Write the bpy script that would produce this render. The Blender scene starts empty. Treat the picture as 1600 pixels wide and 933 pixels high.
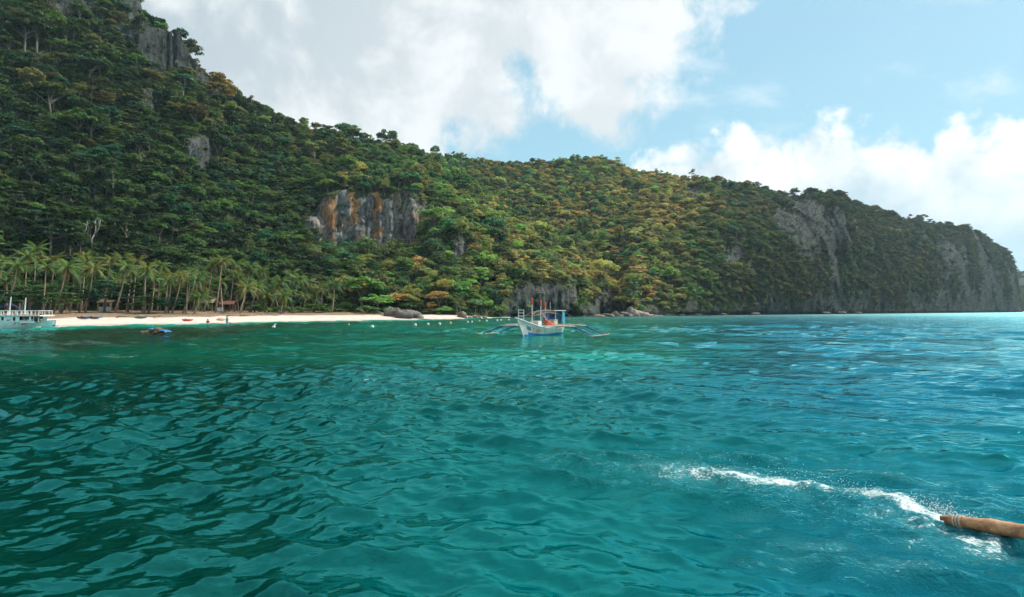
import bpy, math, random
import numpy as np
from mathutils import Vector, Matrix

# ------------------------------------------------------------------ camera, sky, sun, exposure
F, CX, HY, CH = 950.0, 800.0, 484.0, 2.5      # focal length and horizon of the 1600 px photograph, eye height (m)
R = math.radians
scene = bpy.context.scene
cam_d = bpy.data.cameras.new('camera'); cam = bpy.data.objects.new('camera', cam_d)
scene.collection.objects.link(cam); scene.camera = cam
cam.location = (0, 0, CH); cam.rotation_euler = (R(90), 0, 0)
cam_d.sensor_width = 36; cam_d.lens = 36 * F / 1600; cam_d.shift_y = (HY - 466.5) / 1600
cam_d.clip_start = 0.1; cam_d.clip_end = 20000

SUN_AZ, SUN_EL = R(67), R(49)                 # azimuth clockwise from +Y
SUN = Vector((math.sin(SUN_AZ) * math.cos(SUN_EL), math.cos(SUN_AZ) * math.cos(SUN_EL), math.sin(SUN_EL)))
sun_d = bpy.data.lights.new('sun', 'SUN'); sun = bpy.data.objects.new('sun', sun_d)
scene.collection.objects.link(sun)
sun_d.energy = 5.0; sun_d.angle = R(0.53); sun_d.color = (1.0, 0.93, 0.82)
sun.rotation_euler = SUN.to_track_quat('Z', 'Y').to_euler()
sun.location = (60, 60, 90)

vs = scene.view_settings
vs.view_transform = 'Standard'; vs.look = 'None'; vs.exposure = 0.32; vs.gamma = 1.0; vs.use_curve_mapping = False
cy = scene.cycles
cy.use_adaptive_sampling = True; cy.adaptive_threshold = 0.05
cy.max_bounces = 3; cy.diffuse_bounces = 1; cy.glossy_bounces = 3; cy.transmission_bounces = 4
cy.transparent_max_bounces = 6; cy.volume_bounces = 0
cy.caustics_reflective = False; cy.caustics_refractive = False
cy.sample_clamp_indirect = 4.0; cy.sample_clamp_direct = 1.6

C = scene.collection

class NT:
    """small node-building helper"""
    def __init__(s, tree): s.t = tree; s.t.nodes.clear()
    def n(s, typ, props=None, **ins):
        nd = s.t.nodes.new(typ)
        for k, v in (props or {}).items(): setattr(nd, k, v)
        for k, v in ins.items():
            key = int(k[1:]) if k[0] == '_' and k[1:].isdigit() else k.replace('_', ' ')
            s.set(nd.inputs[key], v)
        return nd
    def set(s, sock, v):
        if isinstance(v, bpy.types.NodeSocket): s.t.links.new(v, sock)
        elif isinstance(v, bpy.types.Node): s.t.links.new(v.outputs[0], sock)
        else: sock.default_value = v
    def m(s, op, a, b=0.0, c=0.0, clamp=False):
        nd = s.t.nodes.new('ShaderNodeMath'); nd.operation = op; nd.use_clamp = clamp
        for i, v in enumerate((a, b, c)): s.set(nd.inputs[i], v)
        return nd.outputs[0]
    def vm(s, op, a, b=(0, 0, 0)):
        nd = s.t.nodes.new('ShaderNodeVectorMath'); nd.operation = op
        s.set(nd.inputs[0], a)
        if op == 'SCALE': s.set(nd.inputs['Scale'], b)
        else: s.set(nd.inputs[1], b)
        return nd.outputs['Value'] if op in ('DOT_PRODUCT', 'LENGTH') else nd.outputs[0]
    def ss(s, v, a, b, lo=0.0, hi=1.0):
        nd = s.t.nodes.new('ShaderNodeMapRange'); nd.interpolation_type = 'SMOOTHSTEP'
        for i, x in enumerate((v, a, b, lo, hi)): s.set(nd.inputs[i], x)
        return nd.outputs[0]
    def mix(s, f, a, b, blend='MIX'):
        nd = s.t.nodes.new('ShaderNodeMix'); nd.data_type = 'RGBA'; nd.blend_type = blend
        s.set(nd.inputs[0], f); s.set(nd.inputs[6], a); s.set(nd.inputs[7], b)
        return nd.outputs[2]
    def noise(s, vec, scale, detail=4.0, rough=0.5, dist=0.0, out=0):
        nd = s.t.nodes.new('ShaderNodeTexNoise')
        s.set(nd.inputs['Vector'], vec); nd.inputs['Scale'].default_value = scale
        nd.inputs['Detail'].default_value = detail; nd.inputs['Roughness'].default_value = rough
        nd.inputs['Distortion'].default_value = dist
        return nd.outputs[out]
    def ramp(s, f, pts, interp='LINEAR'):
        nd = s.t.nodes.new('ShaderNodeValToRGB'); s.set(nd.inputs[0], f); r = nd.color_ramp; r.interpolation = interp
        while len(r.elements) < len(pts): r.elements.new(0.5)
        for e, (p, c) in zip(r.elements, pts):
            e.position = p; e.color = (c[0], c[1], c[2], 1) if hasattr(c, '__len__') else (c, c, c, 1)
        return nd.outputs[0]

def rgb(r, g, b): return (r, g, b, 1.0)
def dirv(px, py):
    v = Vector(((px - CX) / F, 1.0, (HY - py) / F)); return v.normalized()

def make_world():
    w = bpy.data.worlds.new('World'); scene.world = w; w.use_nodes = True
    k = NT(w.node_tree)
    tc = k.n('ShaderNodeTexCoord').outputs['Generated']
    d = k.vm('NORMALIZE', tc)
    sep = k.n('ShaderNodeSeparateXYZ', None, _0=d); x, y, z = sep.outputs
    sky = k.n('ShaderNodeTexSky', dict(sky_type='NISHITA', sun_disc=False, sun_elevation=SUN_EL,
              sun_rotation=SUN_AZ, air_density=1.0, dust_density=1.2, ozone_density=1.6))
    base = k.vm('SCALE', sky.outputs[0], SKY_K)
    base = k.mix(1.0, base, rgb(*SKY_TINT), 'MULTIPLY')
    # pale moist air towards the horizon
    el = k.m('ARCSINE', z)                           # radians
    hz = k.ss(el, 0.42, -0.02)
    base = k.mix(k.m('MULTIPLY_ADD', hz, 0.38, 0.55), base, rgb(0.37, 0.66, 0.79))
    # thin cirrus streaks
    rot = k.n('ShaderNodeMapping', None, Vector=d, Rotation=(0.0, R(25), R(-35)), Scale=(1.4, 9.0, 9.0))
    ci = k.noise(rot, 1.6, 6, 0.6)
    base = k.mix(k.m('MULTIPLY', k.ss(ci, 0.56, 0.78), 0.5), base, rgb(0.80, 0.86, 0.9))
    # --- cumulus bank low over the horizon
    az = k.m('ARCTAN2', x, y)
    azn = k.m('MULTIPLY_ADD', az, 1 / (2 * math.pi), 0.5, clamp=True)
    def A(px): return math.atan((px - CX) / F) / (2 * math.pi) + 0.5
    def E(px, py): dv = dirv(px, py); return math.asin(dv.z) / 0.5
    pts = [(0.0, .42), (0.3, .40), (A(700), .40), (A(940), E(940, 285)), (A(1010), E(1010, 250)), (A(1090), E(1090, 222)), (A(1200), E(1200, 200)),
           (A(1290), E(1290, 192)), (A(1345), E(1345, 206)), (A(1400), E(1400, 194)), (A(1445), E(1445, 210)), (A(1480), E(1480, 186)), (A(1530), E(1530, 196)),
           (A(1600), E(1600, 196)), (0.68, .46), (0.85, .40), (1.0, .42)]
    top = k.m('MULTIPLY', k.ramp(azn, pts), 0.5)
    b1 = k.noise(d, 13.0, 9, 0.55, 0.25)
    b0 = k.noise(d, 42.0, 4, 0.55)
    bil = k.m('MULTIPLY_ADD', b0, 0.3, b1)
    d2 = k.m('MULTIPLY_ADD', k.m('SUBTRACT', top, el), 9.0, k.m('MULTIPLY', k.m('SUBTRACT', bil, 0.62), 1.5))
    m2 = k.ss(d2, 0.0, 0.28)
    # light and shade within the heap: noise difference towards the sun
    dl = k.vm('ADD', d, tuple(SUN * 0.045))
    b2 = k.noise(dl, 13.0, 9, 0.55, 0.25)
    lit = k.m('SUBTRACT', b1, b2)
    edge = k.ss(d2, 1.5, 0.1)
    shade2 = k.m('ADD', k.m('MULTIPLY_ADD', lit, 2.6, 0.40), k.m('MULTIPLY', edge, 0.34), clamp=True)
    c2 = k.mix(shade2, rgb(0.50, 0.61, 0.68), rgb(0.93, 0.93, 0.93))
    low = k.ss(el, 0.20, 0.02)
    c2 = k.mix(k.m('MULTIPLY', low, 0.75), c2, rgb(0.55, 0.71, 0.79))
    m2 = k.m('MULTIPLY', m2, k.ss(k.m('ADD', el, k.m('MULTIPLY', b1, 0.10)), 0.07, 0.19, 0.45, 0.97))
    col = k.mix(m2, base, c2)
    # --- the big cloud sheet over the left of the bay
    p1, p2 = dirv(1190, 0), dirv(1000, 228)
    nn = p1.cross(p2).normalized()
    if nn.dot(dirv(300, 50)) < 0: nn = -nn
    s1 = k.vm('DOT_PRODUCT', d, tuple(nn))
    f1 = k.noise(d, 4.2, 9, 0.58, 0.3)
    f2 = k.noise(d, 15.0, 7, 0.6, 0.2)
    fn = k.m('ADD', k.m('MULTIPLY', k.m('SUBTRACT', f1, 0.5), 2.1), k.m('MULTIPLY', k.m('SUBTRACT', f2, 0.5), 2.0))
    sb = k.m('MULTIPLY', k.m('SUBTRACT', el, 0.248), 12.0)
    lf = k.m('MULTIPLY', k.m('MAXIMUM', k.m('SUBTRACT', k.m('MULTIPLY', x, -1.0), 0.03), 0.0), 9.0)  # base lower towards the left
    dd = k.m('MINIMUM', k.m('MULTIPLY', s1, 9.0), k.m('ADD', sb, lf))
    dd = k.m('MINIMUM', dd, 1.5)
    brk = None
    for px_, py_, rr_, am in ((826, 118, 0.060, 1.45), (690, 215, 0.07, 0.75), (860, 225, 0.05, 0.9)):      # openings in the sheet
        v = k.m('MULTIPLY', k.ss(k.vm('LENGTH', k.vm('SUBTRACT', d, tuple(dirv(px_, py_)))), rr_ * 1.6, 0.0), am)
        brk = v if brk is None else k.m('ADD', brk, v)
    d1 = k.m('SUBTRACT', k.m('ADD', k.m('SUBTRACT', dd, 0.12), fn), brk)
    m1 = k.ss(d1, -0.12, 0.55)
    g1 = k.noise(d, 5.5, 7, 0.55, 0.4)
    sh1 = k.ss(k.m('ADD', g1, k.m('MULTIPLY', k.m('SUBTRACT', f2, 0.5), 0.35)), 0.40, 0.60)
    thin = k.ss(s1, 0.75, 0.05)
    c1 = k.mix(sh1, rgb(0.42, 0.49, 0.54), rgb(0.74, 0.77, 0.78))
    c1 = k.mix(k.m('MULTIPLY', thin, 0.55), c1, rgb(0.86, 0.87, 0.87))
    col = k.mix(k.m('MULTIPLY', m1, 0.97), col, c1)
    bg = k.n('ShaderNodeBackground', None, Color=col, Strength=1.0)
    out = k.n('ShaderNodeOutputWorld', None, Surface=bg.outputs[0])
SKY_K, SKY_TINT = 0.10, (0.85, 1.0, 0.98)
make_world()

# ------------------------------------------------------------------ helpers
rng = np.random.default_rng(7)
rnd = random.Random(11)

def _hash(ix, iy, iz, seed):
    with np.errstate(over='ignore'):
        h = (ix.astype(np.uint32) * np.uint32(374761393) + iy.astype(np.uint32) * np.uint32(668265263)
             + iz.astype(np.uint32) * np.uint32(2246822519) + np.uint32(seed * 3266489917 & 0xffffffff))
        h = (h ^ (h >> np.uint32(13))) * np.uint32(1274126177)
        h = (h ^ (h >> np.uint32(16))) * np.uint32(2654435761)
        h ^= h >> np.uint32(15)
    return h.astype(np.float64) / 2147483648.0 - 1.0

def vnoise(x, y, z=0.0, seed=0):
    x, y, z = np.broadcast_arrays(np.asarray(x, float), np.asarray(y, float), np.asarray(z, float))
    fx, fy, fz = np.floor(x), np.floor(y), np.floor(z)
    ix, iy, iz = fx.astype(np.int64), fy.astype(np.int64), fz.astype(np.int64)
    u, v, w = x - fx, y - fy, z - fz
    u = u * u * (3 - 2 * u); v = v * v * (3 - 2 * v); w = w * w * (3 - 2 * w)
    flat = not np.any(w) and np.all(iz == 0)
    def pl(o):
        a = _hash(ix, iy, iz + o, seed) * (1 - u) + _hash(ix + 1, iy, iz + o, seed) * u
        b = _hash(ix, iy + 1, iz + o, seed) * (1 - u) + _hash(ix + 1, iy + 1, iz + o, seed) * u
        return a * (1 - v) + b * v
    if flat: return pl(0)
    return pl(0) * (1 - w) + pl(1) * w

def fbm(x, y, z=0.0, octv=4, seed=0, gain=0.5):
    x = np.asarray(x, float); y = np.asarray(y, float); z = np.asarray(z, float)
    s, a, t = 0.0, 1.0, 0.0
    for o in range(octv):
        s = s + a * vnoise(x * 2 ** o, y * 2 ** o, z * 2 ** o, seed + o * 17); t += a; a *= gain
    return s / t

def sstep(v, a, b):
    t = np.clip((np.asarray(v, float) - a) / (b - a), 0, 1); return t * t * (3 - 2 * t)

def X_at(px, Y): return (px - CX) / F * Y
def Z_at(py, Y): return CH + (HY - py) / F * Y
def at(px, py, Y): return Vector((X_at(px, Y), Y, Z_at(py, Y)))
def Y_water(py): return CH * F / (py - HY)

def link(o, parent=None):
    C.objects.link(o)
    if parent is not None: o.parent = parent
    return o
def tag(o, label, cat, group=None, kind=None):
    if label: o['label'] = label
    if cat: o['category'] = cat
    if group: o['group'] = group
    if kind: o['kind'] = kind
    return o
def empty(name, loc=(0, 0, 0), rz=0.0):
    o = bpy.data.objects.new(name, None); o.empty_display_size = 0.2
    o.location = loc; o.rotation_euler = (0, 0, rz); return link(o)
def mesh_np(name, V, Fq, smooth=False):
    me = bpy.data.meshes.new(name)
    V = np.asarray(V, np.float32); Fq = np.asarray(Fq, np.int32)
    me.vertices.add(len(V)); me.vertices.foreach_set('co', V.ravel())
    n, c = Fq.shape
    me.loops.add(n * c); me.loops.foreach_set('vertex_index', Fq.ravel())
    me.polygons.add(n); me.polygons.foreach_set('loop_start', np.arange(0, n * c, c, dtype=np.int32))
    if smooth: me.polygons.foreach_set('use_smooth', np.ones(n, bool))
    me.update(calc_edges=True); return me
def attr_f(me, name, vals, dom='POINT'):
    a = me.attributes.new(name, 'FLOAT', dom); a.data.foreach_set('value', np.asarray(vals, np.float32).ravel())
def attr_c(me, name, vals, dom='POINT'):
    v = np.asarray(vals, np.float32).reshape(-1, 3); v = np.concatenate([v, np.ones((len(v), 1), np.float32)], 1)
    a = me.attributes.new(name, 'FLOAT_COLOR', dom); a.data.foreach_set('color', v.ravel())
def grid_faces(nc, nr):
    i = np.arange(nc - 1)[:, None] * nr + np.arange(nr - 1)[None, :]
    return np.stack([i, i + nr, i + nr + 1, i + 1], -1).reshape(-1, 4)

class MB:
    """mesh builder: boxes, bars, tubes, lofts -> one mesh object"""
    def __init__(s): s.v = []; s.f = []; s.mi = []
    def quad(s, a, b, c, d, mi=0):
        n = len(s.v); s.v += [tuple(a), tuple(b), tuple(c), tuple(d)]; s.f.append((n, n + 1, n + 2, n + 3)); s.mi.append(mi)
    def box(s, c, size, rz=0.0, mi=0, rot=None):
        n = len(s.v); M = rot or Matrix.Rotation(rz, 3, 'Z'); hx, hy, hz = size[0] / 2, size[1] / 2, size[2] / 2
        for x, y, z in ((-1, -1, -1), (1, -1, -1), (1, 1, -1), (-1, 1, -1), (-1, -1, 1), (1, -1, 1), (1, 1, 1), (-1, 1, 1)):
            s.v.append(tuple(Vector(c) + M @ Vector((x * hx, y * hy, z * hz))))
        for q in ((0, 3, 2, 1), (4, 5, 6, 7), (0, 1, 5, 4), (1, 2, 6, 5), (2, 3, 7, 6), (3, 0, 4, 7)):
            s.f.append(tuple(n + i for i in q)); s.mi.append(mi)
        return s
    def tube(s, pts, rad, seg=6, mi=0, cap=True):
        pts = [Vector(p) for p in pts]; rad = rad if hasattr(rad, '__len__') else [rad] * len(pts)
        n0 = len(s.v); prev = None
        for i, p in enumerate(pts):
            t = (pts[min(i + 1, len(pts) - 1)] - pts[max(i - 1, 0)]).normalized()
            a = prev if prev is not None else (Vector((0, 0, 1)) if abs(t.z) < 0.9 else Vector((1, 0, 0)))
            a = (a - t * a.dot(t)).normalized(); b = t.cross(a); prev = a
            for j in range(seg):
                th = 2 * math.pi * j / seg
                s.v.append(tuple(p + (a * math.cos(th) + b * math.sin(th)) * rad[i]))
        for i in range(len(pts) - 1):
            for j in range(seg):
                q = n0 + i * seg; s.f.append((q + j, q + (j + 1) % seg, q + seg + (j + 1) % seg, q + seg + j)); s.mi.append(mi)
        if cap:
            s.f.append(tuple(n0 + j for j in reversed(range(seg)))); s.mi.append(mi)
            q = n0 + (len(pts) - 1) * seg; s.f.append(tuple(q + j for j in range(seg))); s.mi.append(mi)
        return s
    def loft(s, rings, closed=True, mi=0, cap=False):
        n0 = len(s.v); m = len(rings[0])
        for r in rings: s.v += [tuple(p) for p in r]
        for i in range(len(rings) - 1):
            for j in range(m if closed else m - 1):
                k = (j + 1) % m; q = n0 + i * m
                s.f.append((q + j, q + k, q + m + k, q + m + j)); s.mi.append(mi)
        if cap:
            s.f.append(tuple(n0 + j for j in reversed(range(m)))); s.mi.append(mi)
            q = n0 + (len(rings) - 1) * m; s.f.append(tuple(q + j for j in range(m))); s.mi.append(mi)
        return s
    def mesh(s, name, mats, smooth=False):
        me = bpy.data.meshes.new(name); me.from_pydata(s.v, [], s.f)
        mats = mats if isinstance(mats, (list, tuple)) else [mats]
        for m in mats: me.materials.append(m)
        if len(mats) > 1: me.polygons.foreach_set('material_index', s.mi)
        if smooth: me.polygons.foreach_set('use_smooth', [True] * len(s.f))
        me.update(); return me
    def build(s, name, mats, parent=None, smooth=False):
        return link(bpy.data.objects.new(name, s.mesh(name, mats, smooth)), parent)

# ------------------------------------------------------------------ materials
def mat(name):
    m = bpy.data.materials.new(name); m.use_nodes = True; return m, NT(m.node_tree)
def simple(name, col, rough=0.6, spec=0.4, grime=0.18, scale=3.0, metal=0.0):
    m, k = mat(name)
    g = k.n('ShaderNodeNewGeometry').outputs['Position']
    n = k.noise(g, scale, 5, 0.6)
    c = k.mix(k.ss(n, 0.35, 0.75), rgb(*col), rgb(*[x * (1 - 2.2 * grime) for x in col]))
    b = k.n('ShaderNodeBsdfPrincipled', None, Base_Color=c, Roughness=rough, Metallic=metal)
    b.inputs['Specular IOR Level'].default_value = spec
    k.n('ShaderNodeOutputMaterial', None, Surface=b.outputs[0]); return m

def leaf_mat():
    m, k = mat('leaf')
    t = k.n('ShaderNodeAttribute', dict(attribute_type='INSTANCER', attribute_name='tint')).outputs['Color']
    lv = k.n('ShaderNodeAttribute', dict(attribute_type='GEOMETRY', attribute_name='lv')).outputs['Fac']
    c = k.mix(1.0, t, k.n('ShaderNodeCombineXYZ', None, _0=lv, _1=lv, _2=lv).outputs[0], 'MULTIPLY')
    hs = k.n('ShaderNodeHueSaturation', None, Color=c, Hue=k.m('MULTIPLY_ADD', lv, 0.03, 0.47))
    b = k.n('ShaderNodeBsdfPrincipled', None, Base_Color=hs.outputs[0], Roughness=0.55)
    b.inputs['Specular IOR Level'].default_value = 0.25
    tr = k.n('ShaderNodeBsdfTranslucent', None, Color=k.mix(1.0, hs.outputs[0], rgb(1.5, 1.4, 0.6), 'MULTIPLY'))
    mx = k.n('ShaderNodeMixShader', None, _0=0.38, _1=b.outputs[0], _2=tr.outputs[0])
    k.n('ShaderNodeOutputMaterial', None, Surface=mx.outputs[0]); return m
LEAF = leaf_mat()

def bark_mat(name, col, scale=6):
    m, k = mat(name)
    g = k.n('ShaderNodeTexCoord').outputs['Object']
    mp = k.n('ShaderNodeMapping', None, Vector=g, Scale=(3, 3, 0.6))
    n = k.noise(mp, scale, 6, 0.65)
    c = k.mix(k.ss(n, 0.3, 0.7), rgb(*[x * 0.55 for x in col]), rgb(*col))
    b = k.n('ShaderNodeBsdfPrincipled', None, Base_Color=c, Roughness=0.85)
    k.n('ShaderNodeOutputMaterial', None, Surface=b.outputs[0]); return m
BARK = bark_mat('bark', (0.21, 0.17, 0.125)); BARK_PALE = bark_mat('pale_bark', (0.52, 0.48, 0.42))
BARK_PALM = bark_mat('palm_bark', (0.44, 0.32, 0.23), 9)

def rock_nodes(k, stain, dark=1.0):
    g = k.n('ShaderNodeNewGeometry').outputs['Position']
    wob = k.vm('SCALE', k.n('ShaderNodeTexNoise', None, Vector=g, Scale=0.11, Detail=3.0).outputs[1], 7.0)
    gw = k.vm('ADD', g, wob)
    mp = k.n('ShaderNodeMapping', None, Vector=gw, Scale=(1.0, 1.0, 0.10))
    st = k.noise(mp, 0.75, 9, 0.68, 0.6)
    bl = k.noise(g, 0.16, 7, 0.62); fine = k.noise(g, 1.5, 7, 0.68)
    v = k.m('ADD', k.m('MULTIPLY', st, 0.55), k.m('ADD', k.m('MULTIPLY', bl, 0.25), k.m('MULTIPLY', fine, 0.20)))
    c = k.ramp(v, [(0.36, (0.018, 0.019, 0.019)), (0.44, (0.070, 0.072, 0.072)), (0.50, (0.16, 0.16, 0.155)), (0.57, (0.32, 0.31, 0.29)), (0.64, (0.56, 0.53, 0.49))])
    # rusty iron stains running down the face in patches
    mo = k.n('ShaderNodeMapping', None, Vector=gw, Scale=(1.0, 1.0, 0.22))
    so = k.noise(mo, 0.16, 5, 0.6, 0.4)
    so = k.m('MULTIPLY', k.ss(k.m('ADD', so, k.m('MULTIPLY', k.m('SUBTRACT', st, 0.5), 0.5)), 0.53, 0.60), stain)
    oc = k.ramp(k.m('MULTIPLY_ADD', fine, 0.4, k.m('MULTIPLY', st, 0.6)), [(0.36, (0.10, 0.05, 0.025)), (0.48, (0.40, 0.17, 0.045)), (0.60, (0.55, 0.33, 0.16))])
    c = k.mix(so, c, oc)
    # plants clinging to ledges
    pl = k.noise(g, 0.42, 6, 0.66)
    c = k.mix(k.ss(pl, 0.57, 0.64, 0.0, 0.85), c, rgb(0.020, 0.034, 0.014))
    # tide-blackened notch at the waterline
    z = k.n('ShaderNodeSeparateXYZ', None, _0=g).outputs[2]
    tide = k.ss(k.m('MULTIPLY_ADD', k.m('SUBTRACT', bl, 0.5), 1.6, z), 1.9, 0.9)
    c = k.mix(k.m('MULTIPLY', tide, 0.88), c, rgb(0.02, 0.02, 0.018))
    return g, c, v

def terrain_mat():
    m, k = mat('limestone_and_soil')
    rk = k.n('ShaderNodeAttribute', dict(attribute_type='GEOMETRY', attribute_name='rock')).outputs['Fac']
    sn = k.n('ShaderNodeAttribute', dict(attribute_type='GEOMETRY', attribute_name='stain')).outputs['Fac']
    g, c, st = rock_nodes(k, sn)
    we = k.n('ShaderNodeAttribute', dict(attribute_type='GEOMETRY', attribute_name='weather_shade')).outputs['Fac']
    c = k.mix(we, c, k.mix(1.0, c, rgb(0.17, 0.215, 0.21), 'MULTIPLY'))  # darkens the rock: weathered tone plus cloud shade painted over the headland
    n = k.noise(g, 0.9, 6, 0.65)
    veg = k.ramp(n, [(0.3, (0.018, 0.032, 0.012)), (0.5, (0.042, 0.062, 0.022)), (0.72, (0.095, 0.098, 0.042))])
    f = k.ss(k.m('ADD', rk, k.m('MULTIPLY', k.m('SUBTRACT', n, 0.5), 0.9)), 0.35, 0.6)
    c = k.mix(f, veg, c)
    bh = k.m('ADD', k.m('MULTIPLY', st, 3.0), k.m('MULTIPLY', n, 0.8))
    bp = k.n('ShaderNodeBump', None, Height=bh, Strength=0.9, Distance=0.8)
    b = k.n('ShaderNodeBsdfPrincipled', None, Base_Color=c, Roughness=0.9, Normal=bp.outputs[0])
    b.inputs['Specular IOR Level'].default_value = 0.2
    k.n('ShaderNodeOutputMaterial', None, Surface=b.outputs[0]); return m
TERRAIN = terrain_mat()
def boulder_mat(name, tone):
    m, k = mat(name)
    g, c, st = rock_nodes(k, 0.15)
    c = k.mix(0.55, c, rgb(*tone))
    n = k.noise(g, 3.0, 6, 0.7)
    c = k.mix(k.ss(n, 0.35, 0.75, 0.0, 0.55), c, rgb(*[x * 0.35 for x in tone]))
    bp = k.n('ShaderNodeBump', None, Height=n, Strength=0.8, Distance=0.3)
    b = k.n('ShaderNodeBsdfPrincipled', None, Base_Color=c, Roughness=0.85, Normal=bp.outputs[0])
    k.n('ShaderNodeOutputMaterial', None, Surface=b.outputs[0]); return m
ROCK_GREY = boulder_mat('grey_boulder', (0.11, 0.10, 0.09)); ROCK_PINK = boulder_mat('pale_boulder', (0.48, 0.35, 0.28))

def sand_mat():
    m, k = mat('sand')
    lt = k.n('ShaderNodeAttribute', dict(attribute_type='GEOMETRY', attribute_name='litter')).outputs['Fac']
    g = k.n('ShaderNodeNewGeometry').outputs['Position']
    n = k.noise(g, 0.6, 6, 0.65); n2 = k.noise(g, 4.0, 5, 0.7)
    c = k.mix(k.ss(n, 0.35, 0.7), rgb(0.50, 0.43, 0.37), rgb(0.61, 0.54, 0.49))
    lc = k.ramp(n2, [(0.3, (0.06, 0.04, 0.025)), (0.5, (0.20, 0.14, 0.09)), (0.7, (0.42, 0.33, 0.24))])
    f = k.ss(k.m('ADD', lt, k.m('MULTIPLY', k.m('SUBTRACT', n, 0.5), 1.3)), 0.3, 0.75)
    c = k.mix(f, c, lc)
    z = k.n('ShaderNodeSeparateXYZ', None, _0=g).outputs[2]
    c = k.mix(k.ss(z, 0.30, 0.05, 0.0, 0.7), c, rgb(0.30, 0.27, 0.20))       # wet sand at the water's edge
    bp = k.n('ShaderNodeBump', None, Height=n2, Strength=0.5, Distance=0.15)
    b = k.n('ShaderNodeBsdfPrincipled', None, Base_Color=c, Roughness=0.95, Normal=bp.outputs[0])
    b.inputs['Specular IOR Level'].default_value = 0.15
    k.n('ShaderNodeOutputMaterial', None, Surface=b.outputs[0]); return m
SAND = sand_mat()

def water_mat():
    m, k = mat('sea_water')
    wc = k.n('ShaderNodeAttribute', dict(attribute_type='GEOMETRY', attribute_name='bed')).outputs['Color']
    fo = k.n('ShaderNodeAttribute', dict(attribute_type='GEOMETRY', attribute_name='foam')).outputs['Fac']
    ro = k.n('ShaderNodeAttribute', dict(attribute_type='GEOMETRY', attribute_name='chop')).outputs['Fac']
    g = k.n('ShaderNodeNewGeometry').outputs['Position']
    mp = k.n('ShaderNodeMapping', None, Vector=g, Rotation=(0, 0, R(-22)), Scale=(0.55, 1.0, 1.0))
    h1 = k.noise(mp, 2.0, 2, 0.45, 0.5); h2 = k.noise(mp, 9.0, 3, 0.5, 0.3)
    h3 = k.noise(g, 22.0, 4, 0.6)
    h0 = k.noise(mp, 0.7, 4, 0.55, 0.3)
    h = k.m('ADD', k.m('MULTIPLY', h0, 0.10), k.m('ADD', k.m('MULTIPLY', h1, 0.070), k.m('MULTIPLY', h2, 0.012)))
    h = k.m('ADD', h, k.m('MULTIPLY', k.m('MULTIPLY', h3, k.ss(fo, 0.01, 0.10)), 0.03))
    bp = k.n('ShaderNodeBump', None, Height=h, Strength=WAVE_BUMP, Distance=1.0)
    wc = k.mix(k.ss(fo, 0.1, 0.9, 0.0, 0.35), wc, rgb(0.09, 0.30, 0.33))
    df = k.n('ShaderNodeBsdfDiffuse', None, Color=wc, Normal=bp.outputs[0])
    fr = k.n('ShaderNodeFresnel', None, IOR=1.75, Normal=bp.outputs[0]).outputs[0]
    sc = k.mix(k.ss(fr, 0.04, 0.75), rgb(0.10, 1.0, 1.0), rgb(0.44, 0.95, 1.0))    # green water tints its own sheen, less so at grazing
    gl = k.n('ShaderNodeBsdfGlossy', None, Color=sc, Roughness=ro, Normal=bp.outputs[0])
    b = k.n('ShaderNodeMixShader', None, _0=fr, _1=df.outputs[0], _2=gl.outputs[0])
    # foam: torn lace of bubbles
    f1 = k.noise(g, 5.0, 6, 0.7, 0.8); f2 = k.noise(g, 24.0, 4, 0.7)
    th = k.m('SUBTRACT', 0.74, k.m('MULTIPLY', fo, 0.36))
    ff = k.ss(k.m('MULTIPLY_ADD', f2, 0.46, k.m('MULTIPLY', f1, 0.58)), th, k.m('ADD', th, 0.16), 0.0, 0.74)
    ff = k.m('MULTIPLY', ff, k.ss(fo, 0.03, 0.15))
    fb = k.n('ShaderNodeBsdfPrincipled', None, Base_Color=rgb(0.80, 0.87, 0.88), Roughness=0.35, Normal=bp.outputs[0])
    mx = k.n('ShaderNodeMixShader', None, _0=ff, _1=b.outputs[0], _2=fb.outputs[0])
    k.n('ShaderNodeOutputMaterial', None, Surface=mx.outputs[0]); return m
WAVE_BUMP = 1.0
WATER = water_mat()
WHITE = simple('white_paint', (0.72, 0.72, 0.70), 0.45, grime=0.12); HULL_PALE = simple('pale_hull_paint', (0.74, 0.77, 0.73), 0.4, grime=0.16)
BLUE = simple('blue_paint', (0.02, 0.16, 0.55), 0.4); BLUE2 = simple('dark_blue_paint', (0.03, 0.09, 0.36), 0.5)
CYAN = simple('cyan_sheet', (0.08, 0.42, 0.62), 0.6); TEAL = simple('teal_cloth', (0.03, 0.28, 0.30), 0.8)
ORANGE = simple('orange_paint', (0.62, 0.13, 0.03), 0.6); RED = simple('red_paint', (0.62, 0.05, 0.025), 0.5)
YELLOW = simple('yellow_orange', (0.75, 0.33, 0.03), 0.5); GREEN = simple('dark_green_paint', (0.02, 0.13, 0.07), 0.5)
DARK = simple('dark_interior', (0.03, 0.03, 0.03), 0.8); WOOD = simple('weathered_wood', (0.32, 0.22, 0.13), 0.8, grime=0.25)
BAMBOO = simple('bamboo', (0.34, 0.24, 0.13), 0.55, grime=0.22); THATCH = simple('thatch', (0.14, 0.10, 0.065), 0.95, grime=0.3)
ROPE = simple('rope', (0.20, 0.22, 0.20), 0.9); PALE_BLUE = simple('pale_blue_paint', (0.48, 0.60, 0.68), 0.5)
SKIN = simple('skin', (0.32, 0.17, 0.11), 0.6); HAIR = simple('dark_hair', (0.015, 0.012, 0.01), 0.6)
GREENC = simple('bright_green_cloth', (0.02, 0.50, 0.22), 0.8); REDC = simple('red_cloth', (0.45, 0.015, 0.02), 0.8)
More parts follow.
